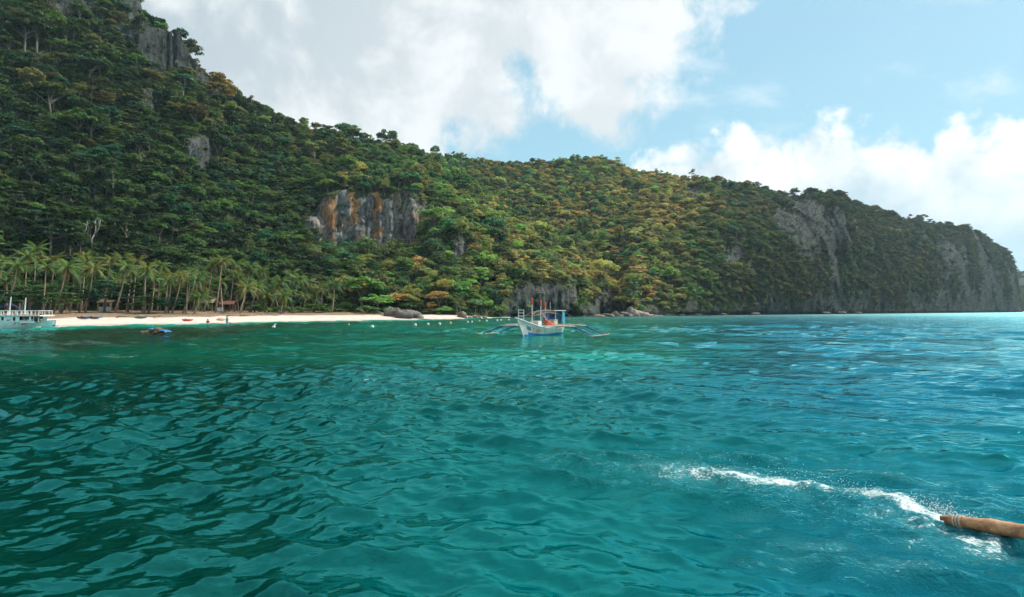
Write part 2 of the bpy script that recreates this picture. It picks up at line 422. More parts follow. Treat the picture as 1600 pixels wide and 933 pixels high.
PINKC = simple('pink_cloth', (0.62, 0.25, 0.32), 0.8); WHITEC = simple('white_cloth', (0.7, 0.68, 0.66), 0.8); BLUEC = simple('light_blue_cloth', (0.08, 0.42, 0.6), 0.8)
BLACKC = simple('dark_cloth', (0.03, 0.03, 0.04), 0.8); TARPB = simple('blue_tarp', (0.025, 0.16, 0.40), 0.5); NETB = simple('brown_coral', (0.17, 0.12, 0.07), 0.9, grime=0.35)
BUOYW = simple('buoy_white', (0.78, 0.76, 0.72), 0.4); BUOYO = simple('buoy_orange', (0.75, 0.42, 0.22), 0.4)
HAZE = 0.00012

# ------------------------------------------------------------------ terrain
SH = [(-450, 70), (-200, 78), (0, 84), (100, 90), (200, 99), (300, 103), (400, 119), (500, 132), (600, 144), (640, 148), (700, 158), (740, 170),
      (780, 183), (850, 198), (900, 206), (1000, 226), (1100, 264), (1200, 297), (1300, 339), (1400, 396), (1500, 475), (1585, 594), (1640, 700), (1800, 900)]
def ip(tab, x):
    a = np.array(tab, float); return np.interp(x, a[:, 0], a[:, 1])
def sm(tab, x, w=14):            # smoothed interpolation
    return sum(ip(tab, np.asarray(x, float) + o) for o in np.linspace(-w, w, 9)) / 9
def shore(px): return sm(SH, px)
BW = [(-450, 50), (400, 48), (500, 42), (600, 30), (660, 18), (720, 9), (760, 3), (790, 0), (2000, 0)]
def beachw(px): return ip(BW, px)

class Hill:
    """slope rising from the shore to a ridge, as columns of a grid; real depth, back side included"""
    def __init__(s, cols, y0, yr, ridge, p, cliffs, seed, rows=200, backrows=26, base=-1.2, amp=1.0, rockfn=None, backlen=120.0, jag=None):
        s.px = cols; nc = len(cols)
        Y0 = y0(cols); YR = yr(cols); ZR = Z_at(ridge(cols), YR) - 1.0
        if jag is not None: ZR = ZR + jag(cols)
        P = p(cols)
        t = np.linspace(0, 1, rows)
        zb = base(cols) if callable(base) else np.full(nc, base)
        Z = zb[:, None] + (ZR - zb)[:, None] * t[None, :]
        Y = Y0[:, None] + (YR - Y0)[:, None] * t[None, :] ** P[:, None]
        X = X_at(cols[:, None], Y)
        # gullies and spurs
        D = 6.5 * amp * fbm(X / 38, Z / 60, seed + Y * 0.004, 3, seed) + 2.6 * amp * fbm(X / 11, Z / 16, 0.5, 3, seed + 5)
        env = np.sin(np.pi * np.clip(t, 0, 1)) ** 0.5
        rock = np.zeros_like(Y); stain = np.zeros_like(Y)
        PY = HY - F * (Z - CH) / Y
        D = D * env[None, :]
        for (x0, x1, py0, py1, st, edge) in cliffs:
            jt = 7 * fbm(cols / 13.0, 0.3, 0, 3, seed + int(x0))
            w_ = max(edge * 1.6, (x1 - x0) * 0.16)
            m = sstep(cols, x0 - w_ * .6, x0 + w_) * (1 - sstep(cols, x1 - w_, x1 + w_ * .6))
            for c in np.nonzero(m > 0.01)[0]:
                a, b = py0 + jt[c], py1 + 1.5 * jt[c]
                zz = np.interp([-b, -a], -PY[c], Z[c]); yy = np.interp([-b, -a], -PY[c], Y[c])
                zc = zz.mean(); hz = max((zz[1] - zz[0]) / 2, 0.5); q = (Z[c] - zc) / hz
                fall = 1 - sstep(np.abs(q), 1.0, 2.4)
                D[c] = D[c] * (1 - 0.6 * m[c] * fall) - 0.5 * (yy[1] - yy[0]) * 0.95 * m[c] * np.clip(q, -1.2, 1.2) * fall
                rg = fbm(X[c] / 5.0, Z[c] / 5.0, 3.0, 4, seed + 40) + .5 * fbm(X[c] / 1.6, Z[c] / 3.0, 3.0, 2, seed + 41)
                rr = sstep(m[c] * 1.25 - np.abs(q) ** 2 * .70 + .72 * rg, .30, .52); rock[c] = np.maximum(rock[c], rr); stain[c] = np.maximum(stain[c], rr * st * min(1.0, .3 + math.exp(-((cols[c] - 562) / 48) ** 2)))
        if rockfn is not None: rock = np.maximum(rock, rockfn(cols[:, None] + 0 * Y, PY, X, Y, Z))
        # flutes, ledges and pockets on bare rock
        D = D + rock * (2.0 * fbm(X * 0.32, Z * 0.045, 2.0, 5, seed + 9, .6) + 1.9 * fbm(X * 0.16, Z * 0.16, 5.0, 5, seed + 13, .6))
        # wave-cut notch
        D = D + (1.8 * np.exp(-((Z - 0.5) / 0.8) ** 2)) * (beachw(cols) < 2)[:, None]
        Y = Y + D
        X = X_at(cols[:, None], Y)
        X = X + rock * 0.35 * fbm(X * 0.5, Z * 0.2, 9.0, 3, seed + 21)
        # behind the ridge
        tb = np.linspace(0, 1, backrows + 1)[1:]
        Yb = Y[:, -1:] + backlen * tb[None, :]; Zb = ZR[:, None] * (1 - tb[None, :] ** 1.6) + (-3) * tb[None, :]
        Xb = X_at(cols[:, None], Yb)
        s.X = np.concatenate([X, Xb], 1); s.Y = np.concatenate([Y, Yb], 1); s.Z = np.concatenate([Z, Zb], 1)
        s.rock = np.concatenate([rock, np.zeros_like(Yb)], 1); s.stain = np.concatenate([stain, np.zeros_like(Yb)], 1)
        s.nfront = rows
        E = (s.Z - CH) / s.Y
        s.vis = E >= np.maximum.accumulate(E, 1) - 0.012
        s.PY = HY - F * E; s.PX = CX + F * s.X / s.Y
    def build(s, name, label):
        nc, nr = s.X.shape
        me = mesh_np(name, np.stack([s.X, s.Y, s.Z], -1).reshape(-1, 3), grid_faces(nc, nr), True)
        attr_f(me, 'rock', s.rock); attr_f(me, 'stain', s.stain); attr_f(me, 'weather_shade', np.maximum(sstep(s.PX, 1000, 1180), np.maximum(0.95 * (1 - sstep(s.PY, 120, 180)), np.where((s.PX > 740) | (s.PX < 440), .8, .5) * (1 - np.exp(-((s.PX - 578) / 110) ** 4 - ((s.PY - 345) / 70) ** 4))))); me.materials.append(TERRAIN)
        o = link(bpy.data.objects.new(name, me)); o['kind'] = 'structure'; o['label'] = label; return o
    def hit(s, px, py):
        """first point of the slope seen at that place"""
        c = int(np.argmin(np.abs(s.px - px))); pyc = s.PY[c, :s.nfront]; r = int(np.argmax(pyc <= py))
        return Vector((s.X[c, r], s.Y[c, r], s.Z[c, r]))
    def sample(s, n, seed):
        g = np.random.default_rng(seed); nr = s.nfront + 6
        P = np.stack([s.X, s.Y, s.Z], -1)[:, :nr]
        a, b, c, d = P[:-1, :-1], P[1:, :-1], P[1:, 1:], P[:-1, 1:]
        ar = np.linalg.norm(np.cross(c - a, d - b), axis=-1) / 2
        pr = (ar / ar.sum()).ravel(); i = g.choice(len(pr), n, p=pr); ci, ri = np.unravel_index(i, ar.shape)
        u, v = g.random(n)[:, None], g.random(n)[:, None]
        pos = a[ci, ri] * (1 - u) * (1 - v) + b[ci, ri] * u * (1 - v) + c[ci, ri] * u * v + d[ci, ri] * (1 - u) * v
        return pos, s.rock[ci, ri], s.vis[ci, ri] | (ri >= s.nfront - 2)

# --- the near hill on the left, its spur running down behind the outrigger boat
cols1 = np.arange(-450, 1004, 2.4)
ridge1 = [(-450, -260), (0, -125), (100, -62), (190, -18), (214, -2), (232, 28), (248, 46), (262, 57), (285, 70), (300, 88), (318, 116), (345, 138), (390, 166), (440, 196), (520, 210),
          (600, 230), (640, 238), (680, 256), (743, 294), (791, 334), (860, 376), (920, 424), (960, 462), (990, 490), (1010, 500)]
cl1 = [(484, 668, 318, 386, 1.0, 10), (470, 500, 350, 374, 0.2, 8), (280, 334, 230, 278, 0.1, 8), (215, 244, 150, 184, 0.1, 6), 
       (205, 318, 66, 112, 0.05, 10), (700, 732, 380, 420, 0.2, 6), (795, 906, 448, 492, 0.15, 10), (932, 984, 452, 486, 0.8, 6), (330, 372, 128, 142, 0, 5)]
def base1(px): return np.where(px < 760, ip([(-450, 1.9), (600, 1.9), (700, 1.2), (790, -1.2)], px), -1.2)
def jag1(px):
    return 2.2 * fbm(px / 9.0, 1.3, 0, 4, 3) * (sstep(px, 190, 215) * (1 - sstep(px, 330, 380))) * 1.6 + 1.0 * fbm(px / 14.0, 2.2, 0, 3, 4)
def rock1(px, py, X, Y, Z):
    n = fbm(X / 9, Z / 9, 1.7, 4, 45) + .45 * fbm(X / 2.6, Z / 3.2, .6, 3, 46)
    dp = py - sm(ridge1, px, 3)                           # below the skyline
    band = np.exp(-(np.maximum(dp - 18, 0) / 26.0) ** 2) * sstep(px, 160, 200) * (1 - sstep(px, 320, 395))
    lo = np.exp(-((px - 110) / 55) ** 2 - ((py - 18) / 26) ** 2)
    mid = np.exp(-((px - 195) / 30) ** 2 - ((py - 62) / 24) ** 2)
    shore_ = (1 - sstep(Z, 3, 10)) * sstep(px, 770, 800) * .5
    return sstep(1.15 * np.maximum.reduce([band, lo, mid, shore_]) + .75 * n, .62, .85)
hill1 = Hill(cols1, lambda px: shore(px) + beachw(px), lambda px: sm([(-450, 195), (0, 215), (200, 232), (400, 262), (640, 320), (800, 322), (900, 292), (985, 250), (1010, 240)], px),
             lambda px: sm(ridge1, px, 3), lambda px: ip([(-450, 1.05), (640, 1.0), (780, 1.35), (900, 1.6), (1000, 1.3)], px), cl1, 21, rows=210, base=base1, jag=jag1, rockfn=rock1)
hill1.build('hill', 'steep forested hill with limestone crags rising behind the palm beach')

# --- the far hill and the shaded limestone headland
cols2 = np.arange(560, 1606, 2.0)
ridge2 = [(500, 275), (560, 262), (640, 242), (700, 248), (780, 258), (850, 257), (920, 250), (945, 252), (965, 260), (990, 270), (1060, 280), (1140, 290), (1180, 296), (1220, 303),
          (1240, 307), (1262, 304), (1290, 305), (1320, 312), (1350, 324), (1380, 334), (1400, 341), (1440, 349), (1500, 356), (1522, 360), (1545, 374), (1562, 389), (1576, 395),
          (1583, 410), (1590, 455), (1597, 484), (1610, 500)]
def rock2(px, py, X, Y, Z):
    n = fbm(X / 14, Z / 26, 3.3, 4, 51) * 0.9 + 0.55 * fbm(X / 4, Z / 16, 1.1, 4, 52)
    hd = sstep(px, 1075, 1180)
    up = np.exp(-((px - 1275) / 60) ** 2 - ((py - 355) / 52) ** 2) * 0.95
    end = sstep(px, 1440, 1560) * 0.42
    lowb = (1 - sstep(Z, 4.0, 16)) * 0.34
    r = hd * sstep(n + up + end + lowb + 0.02, 0.22, 0.42)
    c1 = sstep(n + np.exp(-((px - 972) / 16) ** 2 - ((py - 402) / 18) ** 2) * 1.2, 0.75, 0.95)
    c2 = sstep(n + np.exp(-((px - 1085) / 22) ** 2 - ((py - 300) / 20) ** 2) * 0.9, 0.55, 0.75)
    base = (1 - sstep(Z + 7 * fbm(X / 7, 0.2, 0.7, 3, 56), 1.5, 5.0)) * sstep(px, 980, 1010)
    return np.maximum.reduce([r, c1, c2, base * 0.9])
def jag2(px):
    return (3.2 * fbm(px / 7.0, 1.3, 0, 4, 6) * sstep(px, 1230, 1300) + 1.3 * fbm(px / 16.0, 2.2, 0, 3, 8)) * (1 - sstep(px, 1572, 1584))
hill2 = Hill(cols2, lambda px: np.where(px < 990, 250 + 0 * px, shore(px)) * (1 - sstep(px, 960, 1010)) + shore(px) * sstep(px, 960, 1010),
             lambda px: sm([(500, 430), (800, 440), (920, 450), (1050, 440), (1180, 420), (1280, 425), (1350, 465), (1450, 535), (1540, 615), (1583, 665), (1610, 700)], px),
             lambda px: sm(ridge2, px, 2), lambda px: sm([(500, 1.0), (1000, 1.0), (1060, 1.15), (1130, 1.9), (1250, 2.6), (1450, 2.4), (1600, 2.6)], px, 20),
             [(1298, 1322, 335, 385, 0, 5)], 77, rows=210, amp=1.35, rockfn=rock2, jag=jag2, backlen=150)
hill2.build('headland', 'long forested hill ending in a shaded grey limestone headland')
# --- the next point of land beyond the headland
cols3 = np.arange(1500, 2100, 5.0)
hill3 = Hill(cols3, lambda px: 900 + 0 * px + (px - 1600) * 0.4, lambda px: 1010 + 0 * px + (px - 1600) * 0.4,
             lambda px: ip([(1500, 430), (1590, 425), (1640, 436), (1720, 430), (1850, 452), (2000, 470), (2060, 484), (2100, 490)], px), lambda px: 1.9 + 0 * px, [], 91, rows=60, amp=1.2, rockfn=rock2)
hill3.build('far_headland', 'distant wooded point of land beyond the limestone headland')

# --- beach
cb = np.arange(-450, 800, 2.5)
sb_, bw_ = shore(cb), beachw(cb)
frac = np.concatenate([np.linspace(-0.30, 0, 6)[:-1], np.linspace(0, 1.0, 46), [1.12, 1.3]])
Wd = np.maximum(bw_, 2.0)
Yb = sb_[:, None] + Wd[:, None] * frac[None, :]
off = Yb - sb_[:, None]
Zb = np.where(off < 0, off * 0.09, np.interp(off, [0, 9, 26, 48, 70], [0, 0.85, 1.7, 2.3, 2.6]))
Xb = X_at(cb[:, None], Yb)
Zb = Zb + (0.07 * fbm(Xb / 3.0, Yb / 3.0, 0, 3, 31) + 0.16 * fbm(Xb / 9.0, Yb / 7.0, 0, 3, 32)) * sstep(off, 3, 12)
Yb = Yb + 1.2 * fbm(Xb / 14, 0.5, 0, 3, 33) * (np.abs(off) < 20)
me = mesh_np('beach', np.stack([Xb, Yb, Zb], -1).reshape(-1, 3), grid_faces(*Xb.shape), True)
attr_f(me, 'litter', sstep(off + 4 * fbm(Xb / 6, Yb / 6, 0, 3, 34), 9, 20)); me.materials.append(SAND)
o = link(bpy.data.objects.new('beach', me)); o['kind'] = 'structure'; o['label'] = 'white sand beach with leaf litter under the palms'
def ground_z(px, Y):
    off = Y - float(shore(px)); return float(np.interp(off, [-10, 0, 9, 26, 48, 70], [-0.9, 0, 0.85, 1.7, 2.3, 2.6]))

# ------------------------------------------------------------------ sea
WAKE = np.array([(at(px, 0, Y_water(py)).x, Y_water(py)) for px, py in
                 ((1560, 830), (1480, 809), (1440, 796), (1400, 784), (1340, 768), (1280, 757), (1200, 746), (1120, 737), (1040, 728), (960, 719), (880, 706), (780, 686), (640, 665), (480, 655))])
def polydist(x, y, L):
    best = np.full(x.shape, 1e9); arc = np.zeros(x.shape); side = np.zeros(x.shape); acc = 0
    for a, b in zip(L[:-1], L[1:]):
        d = b - a; l2 = d @ d; t = np.clip(((x - a[0]) * d[0] + (y - a[1]) * d[1]) / l2, 0, 1)
        dx, dy = x - a[0] - t * d[0], y - a[1] - t * d[1]; dist = np.hypot(dx, dy)
        u = dist < best; best = np.where(u, dist, best); arc = np.where(u, acc + t * math.sqrt(l2), arc)
        side = np.where(u, np.sign(d[0] * (y - a[1]) - d[1] * (x - a[0])), side); acc += math.sqrt(l2)
    return best, arc, side
def make_sea():
    th = np.linspace(R(-57), R(57), 980)
    q = np.linspace(1 / 5.0, 1 / 60.0, 520); r = np.concatenate([1 / q, np.geomspace(60, 260, 190)[1:], np.geomspace(260, 7000, 56)[1:]])
    dr = np.gradient(r)
    TH, RR = np.meshgrid(th, r, indexing='ij')
    x, y = RR * np.sin(TH), RR * np.cos(TH); x0, y0 = x.copy(), y.copy()
    z = np.zeros_like(x); g = np.random.default_rng(5)
    lams = np.geomspace(0.2, 13.0, 90) * np.exp(g.normal(0, .02, 90))
    near = RR < 900; idx = np.nonzero(r < 900)[0]; rr = r[idx]
    xs, ys = x0[:, idx], y0[:, idx]; zz = np.zeros_like(xs); dx_ = np.zeros_like(xs); dy_ = np.zeros_like(xs)
    gust = (0.82 + 0.75 * fbm(xs / 11, ys / 15, 0, 3, 61)) * (1 + .25 * sstep(xs / ys, -.1, .5))
    for lam in lams:
        main = R(-118) if lam < 3 else R(-105)
        a = main + g.normal(0, R(38)); k = 2 * math.pi / lam
        slope = 0.046 * (0.9 if lam < .3 else 1.35 if lam < .5 else 1.6 if lam < 1.0 else 1.45 if lam < 2.0 else .75 if lam < 3.5 else 0.32) * (0.5 + g.random())
        w = sstep(lam / (np.maximum(dr[idx], rr * 0.0021)), 1.2, 2.6)
        A = slope / k * w[None, :] * gust
        ph = k * (xs * math.cos(a) + ys * math.sin(a)) + g.random() * 6.283 + 0.9 * np.sin(0.11 * xs + lam * 7) * min(1.0, lam)
        zz += A * np.sin(ph); c = A * np.cos(ph) * 0.75; dx_ += c * math.cos(a); dy_ += c * math.sin(a)
    # wake of the bamboo float
    nw = np.nonzero(r < 26)[0]; xw, yw = x0[:, nw], y0[:, nw]
    wd, arc, side = polydist(xw, yw, WAKE)
    fade = 1 - sstep(arc, 2.5, 7.5)
    zz[:, nw] += 0.015 * np.exp(-(wd / 0.12) ** 2) * fade * (1 + 0.8 * fbm(xw * 3, yw * 3, 0, 3, 71))
    churn = np.exp(-(np.maximum(wd - 0.2, 0) / 1.1) ** 2) * (1 - sstep(arc, 2.0, 8.5)) * np.where(side > 0, 1.0, 0.55)
    zz[:, nw] += churn * 0.085 * fbm(xw * 3.6, yw * 3.6, 0, 4, 72)
    fn = fbm(xw * 1.6, yw * 1.6, 0, 4, 73)
    f1 = np.exp(-(wd / (0.12 + 0.08 * arc)) ** 2) * (1 - sstep(arc, 2.2, 7.2)) * (.92 + .5 * fn)
    f2 = churn * (0.36 + 0.85 * fn)
    # second thin line of bubbles and the small patches of spray nearer the camera
    l2 = np.array([(at(px, 0, Y_water(py)).x, Y_water(py)) for px, py in ((1600, 782), (1480, 765), (1380, 745), (1280, 730), (1150, 722))])
    w2, a2, s2 = polydist(xw, yw, l2); f3 = np.exp(-(w2 / 0.10) ** 2) * (0.55 + 0.3 * fn)
    f4 = np.zeros_like(xw)
    for px, py, rad, am in ((1300, 860, .5, .85), (1390, 890, .45, .8), (1250, 880, .35, .55), (1180, 800, .4, .5), (1420, 850, .35, .6), (1090, 820, .3, .4), (1560, 850, .3, .35), (1080, 760, .4, .45)):
        Yp = Y_water(py); f4 = np.maximum(f4, am * np.exp(-(((xw - X_at(px, Yp)) / (rad * 1.5)) ** 2 + ((yw - Yp) / (rad * .7)) ** 2)))
    foam = np.zeros_like(x); foam[:, nw] = np.clip(np.maximum.reduce([f1, f2, f3, f4 * (0.75 + 0.6 * fn)]), 0, 1)
    foam[:, nw] = np.maximum(foam[:, nw], .075 * np.exp(-(wd / 3.0) ** 2) * (1 - sstep(arc, 4, 10)))
    zs = np.zeros_like(x); zs[:, idx] = zz; x[:, idx] += dx_; y[:, idx] += dy_; z = zs
    # colour of the water over its bed: sand shallows, sea-grass, deep green, open blue
    px = CX + F * x0 / y0; Yd = y0; off = shore(np.clip(px, -450, 1800)) - Yd            # metres seaward of the waterline
    s = np.clip(off, -5, 1e4)
    n1 = fbm(x0 / 9, y0 / 13, 0, 4, 81); n2 = fbm(x0 / 30, y0 / 16, 0, 4, 82); n3 = fbm(x0 / 3.2, y0 / 3.2, 0, 3, 83)
    deepL = np.array((0.0, 0.023, 0.017)); em = np.array((0.0, 0.120, 0.072)); turq = np.array((0.012, 0.40, 0.29)); grass = np.array((0.022, 0.022, 0.012)); open_ = np.array((0.0, 0.028, 0.074)); tealn = np.array((0.0, 0.060, 0.061))
    lr = sstep(px, 700, 1500)[..., None]
    col = deepL * (1 - lr) + open_ * lr
    nt = (sstep(y0, 17, 8) * sstep(px, 250, 900))[..., None]; col = col * (1 - nt) + tealn * nt
    nb = (sstep(y0, 14, 7) * sstep(px, 900, 1400))[..., None]; col = col * (1 - nb) + np.array((0.0, 0.048, 0.078)) * nb
    e = (sstep(y0, 22, 34) * (1 - sstep(px, 900, 1250)) * (0.55 + 0.45 * sstep(n2 + 0.3 * n1, -0.25, 0.2)))[..., None]; col = col * (1 - e) + em * e
    gband = sstep(s + 7 * n1 + 3 * n3, 13, 20) * (1 - sstep(s + 10 * n2 + 5 * n1, ip([(-400, 52), (150, 46), (330, 44), (450, 38), (650, 26), (760, 12), (800, 2)], px), ip([(-400, 60), (150, 54), (330, 53), (450, 46), (650, 32), (760, 16), (800, 5)], px))) * (1 - sstep(px, 720, 800))
    gband = (np.clip(gband * (0.80 + 0.4 * n3), 0, 1) * 0.92)[..., None]; col = col * (1 - gband) + grass * gband
    sh_ = (1 - sstep(s + 3 * n1, 7, 17)) * (1 - sstep(px, 700, 800)); sh_ = np.maximum(sh_, 0.25 * (1 - sstep(s, 2, 20)) * sstep(px, 780, 840) * (1 - sstep(px, 1000, 1100)))[..., None]
    col = col * (1 - sh_) + turq * sh_
    chop = ip([(0, 0.04), (15, 0.05), (40, 0.06), (90, 0.11), (200, 0.22), (450, 0.38), (3000, 0.45)], RR)
    me = mesh_np('sea', np.stack([x, y, z], -1).reshape(-1, 3), grid_faces(*x.shape), True)
    attr_c(me, 'bed', np.clip(col, 0, 1)); attr_f(me, 'foam', foam); attr_f(me, 'chop', chop); me.materials.append(WATER)
    o = link(bpy.data.objects.new('sea', me)); o['kind'] = 'structure'; o['label'] = 'rippled teal sea with a streak of white foam'
    return o
sea = make_sea()

# ------------------------------------------------------------------ trees
TINTS = {'dark green': (0.020, 0.050, 0.018), 'green': (0.042, 0.084, 0.022), 'bright green': (0.072, 0.150, 0.036), 'sea-green': (0.020, 0.080, 0.042),
         'olive': (0.085, 0.095, 0.026), 'golden': (0.165, 0.135, 0.050), 'rusty orange': (0.205, 0.130, 0.052), 'tan': (0.23, 0.165, 0.070)}
def leaves(cen, nor, size, g, asp=0.55):
    n = len(cen); t = g.normal(size=(n, 3)); t -= nor * (t * nor).sum(1, keepdims=True); t /= np.linalg.norm(t, axis=1, keepdims=True) + 1e-9
    b = np.cross(nor, t); s = size[:, None]
    V = np.stack([cen - t * s, cen + b * s * asp - nor * s * 0.12, cen + t * s, cen - b * s * asp - nor * s * 0.12], 1).reshape(-1, 3)
    return V, np.arange(4 * n).reshape(n, 4)
def crown_np(seed, kind):
    """leaf clumps spread through a crown of about 3.2 m radius; base of the trunk at the origin"""
    g = np.random.default_rng(seed); cl = []
    if kind == 'dome':
        H, Rr, n = 4.6, 3.1, 26
        for i in range(n):
            u = g.random(); ph = g.random() * 6.283; el = math.asin(u ** 0.8) ; rr = Rr * (0.78 + 0.3 * g.random())
            cl.append((rr * math.cos(el) * math.cos(ph), rr * math.cos(el) * math.sin(ph), H + 0.95 * rr * math.sin(el) - 0.9, 0.70 + 0.45 * g.random(), 0.8))
        for i in range(6): ph = g.random() * 6.283; cl.append((1.4 * math.cos(ph), 1.4 * math.sin(ph), H + .3, 1.2, .7))
    elif kind == 'layer':
        H = 3.6
        for L in range(4):
            rad = 3.4 - 0.55 * L + g.normal() * 0.2; m = 9 - L
            for i in range(m):
                ph = 6.283 * (i + g.random() * 0.7) / m; rr = rad * (0.45 + 0.6 * g.random())
                cl.append((rr * math.cos(ph), rr * math.sin(ph), H + L * 1.05 + g.normal() * 0.18, 0.85 + 0.4 * g.random(), 0.26))
    elif kind == 'umbrella':
        H = 6.0
        for i in range(24):
            ph = g.random() * 6.283; rr = 3.6 * math.sqrt(g.random())
            cl.append((rr * math.cos(ph), rr * math.sin(ph), H - 0.09 * rr * rr + g.normal() * 0.2, 0.7 + 0.45 * g.random(), 0.42))
    elif kind == 'tall':
        for i in range(26):
            h = g.random(); rr = (2.2 * math.sin(math.pi * (0.18 + 0.75 * h)) + 0.2) * (0.7 + 0.4 * g.random()); ph = g.random() * 6.283
            cl.append((rr * math.cos(ph), rr * math.sin(ph), 2.6 + 5.2 * h, 0.65 + 0.45 * g.random(), 0.6))
    elif kind == 'sparse':
        for i in range(15):
            ph = g.random() * 6.283; rr = 2.9 * math.sqrt(g.random()); cl.append((rr * math.cos(ph), rr * math.sin(ph), 4.2 + 1.9 * g.random() - 0.1 * rr * rr * .5, 0.55 + 0.35 * g.random(), 0.5))
    elif kind == 'bush':
        for i in range(16):
            u = g.random(); ph = g.random() * 6.283; el = math.asin(u); rr = 2.3 * (0.8 + 0.3 * g.random())
            cl.append((rr * math.cos(el) * math.cos(ph), rr * math.cos(el) * math.sin(ph), 0.5 + 1.0 * rr * math.sin(el), 0.65 + 0.4 * g.random(), 0.9))
    Vs, Fs, Lv = [], [], []; off = 0
    for (x, y, z, r, flat) in cl:
        m = int(46 * (r / 0.9) ** 2)
        d = g.normal(size=(m, 3)); d /= np.linalg.norm(d, axis=1, keepdims=True); d[:, 2] = np.abs(d[:, 2]) * 0.9 + 0.1 * d[:, 2] - 0.12
        rad = (0.55 + 0.5 * g.random((m, 1)))
        c = np.array((x, y, z)) + d * rad * r * np.array((1, 1, flat))
        nrm = d / np.array((1, 1, flat)) * 0.8 + g.normal(size=(m, 3)) * 0.55 + np.array((0, 0, 0.5)); nrm /= np.linalg.norm(nrm, axis=1, keepdims=True)
        V, Fq = leaves(c, nrm, 0.19 + 0.20 * g.random(m), g)
        Vs.append(V); Fs.append(Fq + off); off += len(V)
        Lv.append(np.repeat((0.8 + 0.4 * g.random()) * (0.7 + 0.65 * g.random(m)), 4))
    return np.concatenate(Vs), np.concatenate(Fs), np.concatenate(Lv), cl
def trunk_mb(seed, cl, pale=False):
    g = random.Random(seed); mb = MB(); top = max(c[2] for c in cl); h = top * 0.55
    lean = (g.uniform(-.4, .4), g.uniform(-.4, .4))
    pts = [(0, 0, -1.0), (lean[0] * .1, lean[1] * .1, h * .35), (lean[0] * .5, lean[1] * .5, h * .7), (lean[0], lean[1], h)]
    mb.tube(pts, [.26, .20, .16, .12], 6)
    for c in g.sample(cl, min(7, len(cl))):
        s = Vector(pts[2]).lerp(Vector(pts[3]), g.random()); e = Vector(c[:3]); mid = s.lerp(e, .5) + Vector((0, 0, .15))
        mb.tube([s, mid, e], [.10, .06, .03], 4, cap=False)
    return mb
PROTO = []           # (crown mesh, trunk mesh, joined mesh)
KINDS = ['dome', 'layer', 'umbrella', 'tall', 'dome', 'layer', 'sparse', 'umbrella', 'dome', 'bush']
protoC = bpy.data.collections.new('forest_sources')
for i, kd in enumerate(KINDS):
    V, Fq, Lv, cl = crown_np(100 + i, kd)
    me = mesh_np('crown', V, Fq); attr_f(me, 'lv', Lv); me.materials.append(LEAF)
    tm = trunk_mb(i, cl).mesh('trunk', BARK, True)
    # joined version for the mass of the forest
    tv = np.array([v.co[:] for v in tm.vertices]); tf = [tuple(p.vertices) for p in tm.polygons]
    tf = np.array([f for f in tf if len(f) == 4]); jm = mesh_np('forest_tree', np.concatenate([V, tv]), np.concatenate([Fq, tf + len(V)]))
    attr_f(jm, 'lv', np.concatenate([Lv, np.ones(len(tv))])); jm.materials.append(LEAF); jm.materials.append(BARK)
    jm.polygons.foreach_set('material_index', np.concatenate([np.zeros(len(Fq), np.int32), np.ones(len(tf), np.int32)]))
    po = bpy.data.objects.new('forest_source_%02d' % i, jm); protoC.objects.link(po)
    PROTO.append((me, tm))

GOLD = [(-400, -.30), (0, -.22), (150, -.18), (350, -.10), (480, -.04), (620, .16), (760, .30), (900, .34), (1060, .40), (1120, .24), (1250, .10), (1600, -.05)]
def tint_for(px, py, Y, g, jitter=True):
    """species blend over the slopes, its brightness carrying sun and cloud shade: greens turning to olive, gold and rust where the slope is dry"""
    u = float(ip(GOLD, px)) + .38 * float(fbm(px / 60.0, py / 42.0, 0, 3, 91)) + g.gauss(.05, .22)
    if px < 480: u += float(ip([(0, .22), (180, .18), (330, -.05), (480, -.1)], py))
    u = min(max(u, 0), 1)
    gk = g.choices(['dark green', 'green', 'bright green', 'sea-green'], [.28, .42, .14, .16] if 560 < px < 1120 else [.40, .40, .06, .14])[0]
    end = TINTS['rusty orange'] if g.random() < .25 else TINTS['golden']
    w = u * u * (3 - 2 * u); c = tuple(a * (1 - w) + b * w for a, b in zip(TINTS[gk], end))
    k = gk if u < .38 else ('olive' if u < .62 else ('golden' if end is TINTS['golden'] else 'rusty orange'))
    b = g.uniform(.72, 1.35) * float(ip([(0, 1.1), (350, 1.3), (520, 1.7), (640, 2.3), (1060, 2.5), (1150, 1.4), (1250, .9), (1600, .8)], px))  # sunlit middle brighter, clouded left hill and headland dimmer, put into leaf colour
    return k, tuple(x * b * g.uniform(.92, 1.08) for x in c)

def thin(pos, rad):
    """greedy spacing"""
    cell = 2.6; gridd = {}; keep = []
    for i, (p, r) in enumerate(zip(pos, rad)):
        k = (int(p[0] // cell), int(p[1] // cell), int(p[2] // cell)); ok = True
        for a in (-1, 0, 1):
            for b in (-1, 0, 1):
                for c in (-1, 0, 1):
                    for j in gridd.get((k[0] + a, k[1] + b, k[2] + c), ()):
                        q = pos[j]
                        if (p[0] - q[0]) ** 2 + (p[1] - q[1]) ** 2 + (p[2] - q[2]) ** 2 < (0.5 * (r + rad[j])) ** 2: ok = False; break
                    if not ok: break
                if not ok: break
            if not ok: break
        if ok: gridd.setdefault(k, []).append(i); keep.append(i)
    return keep

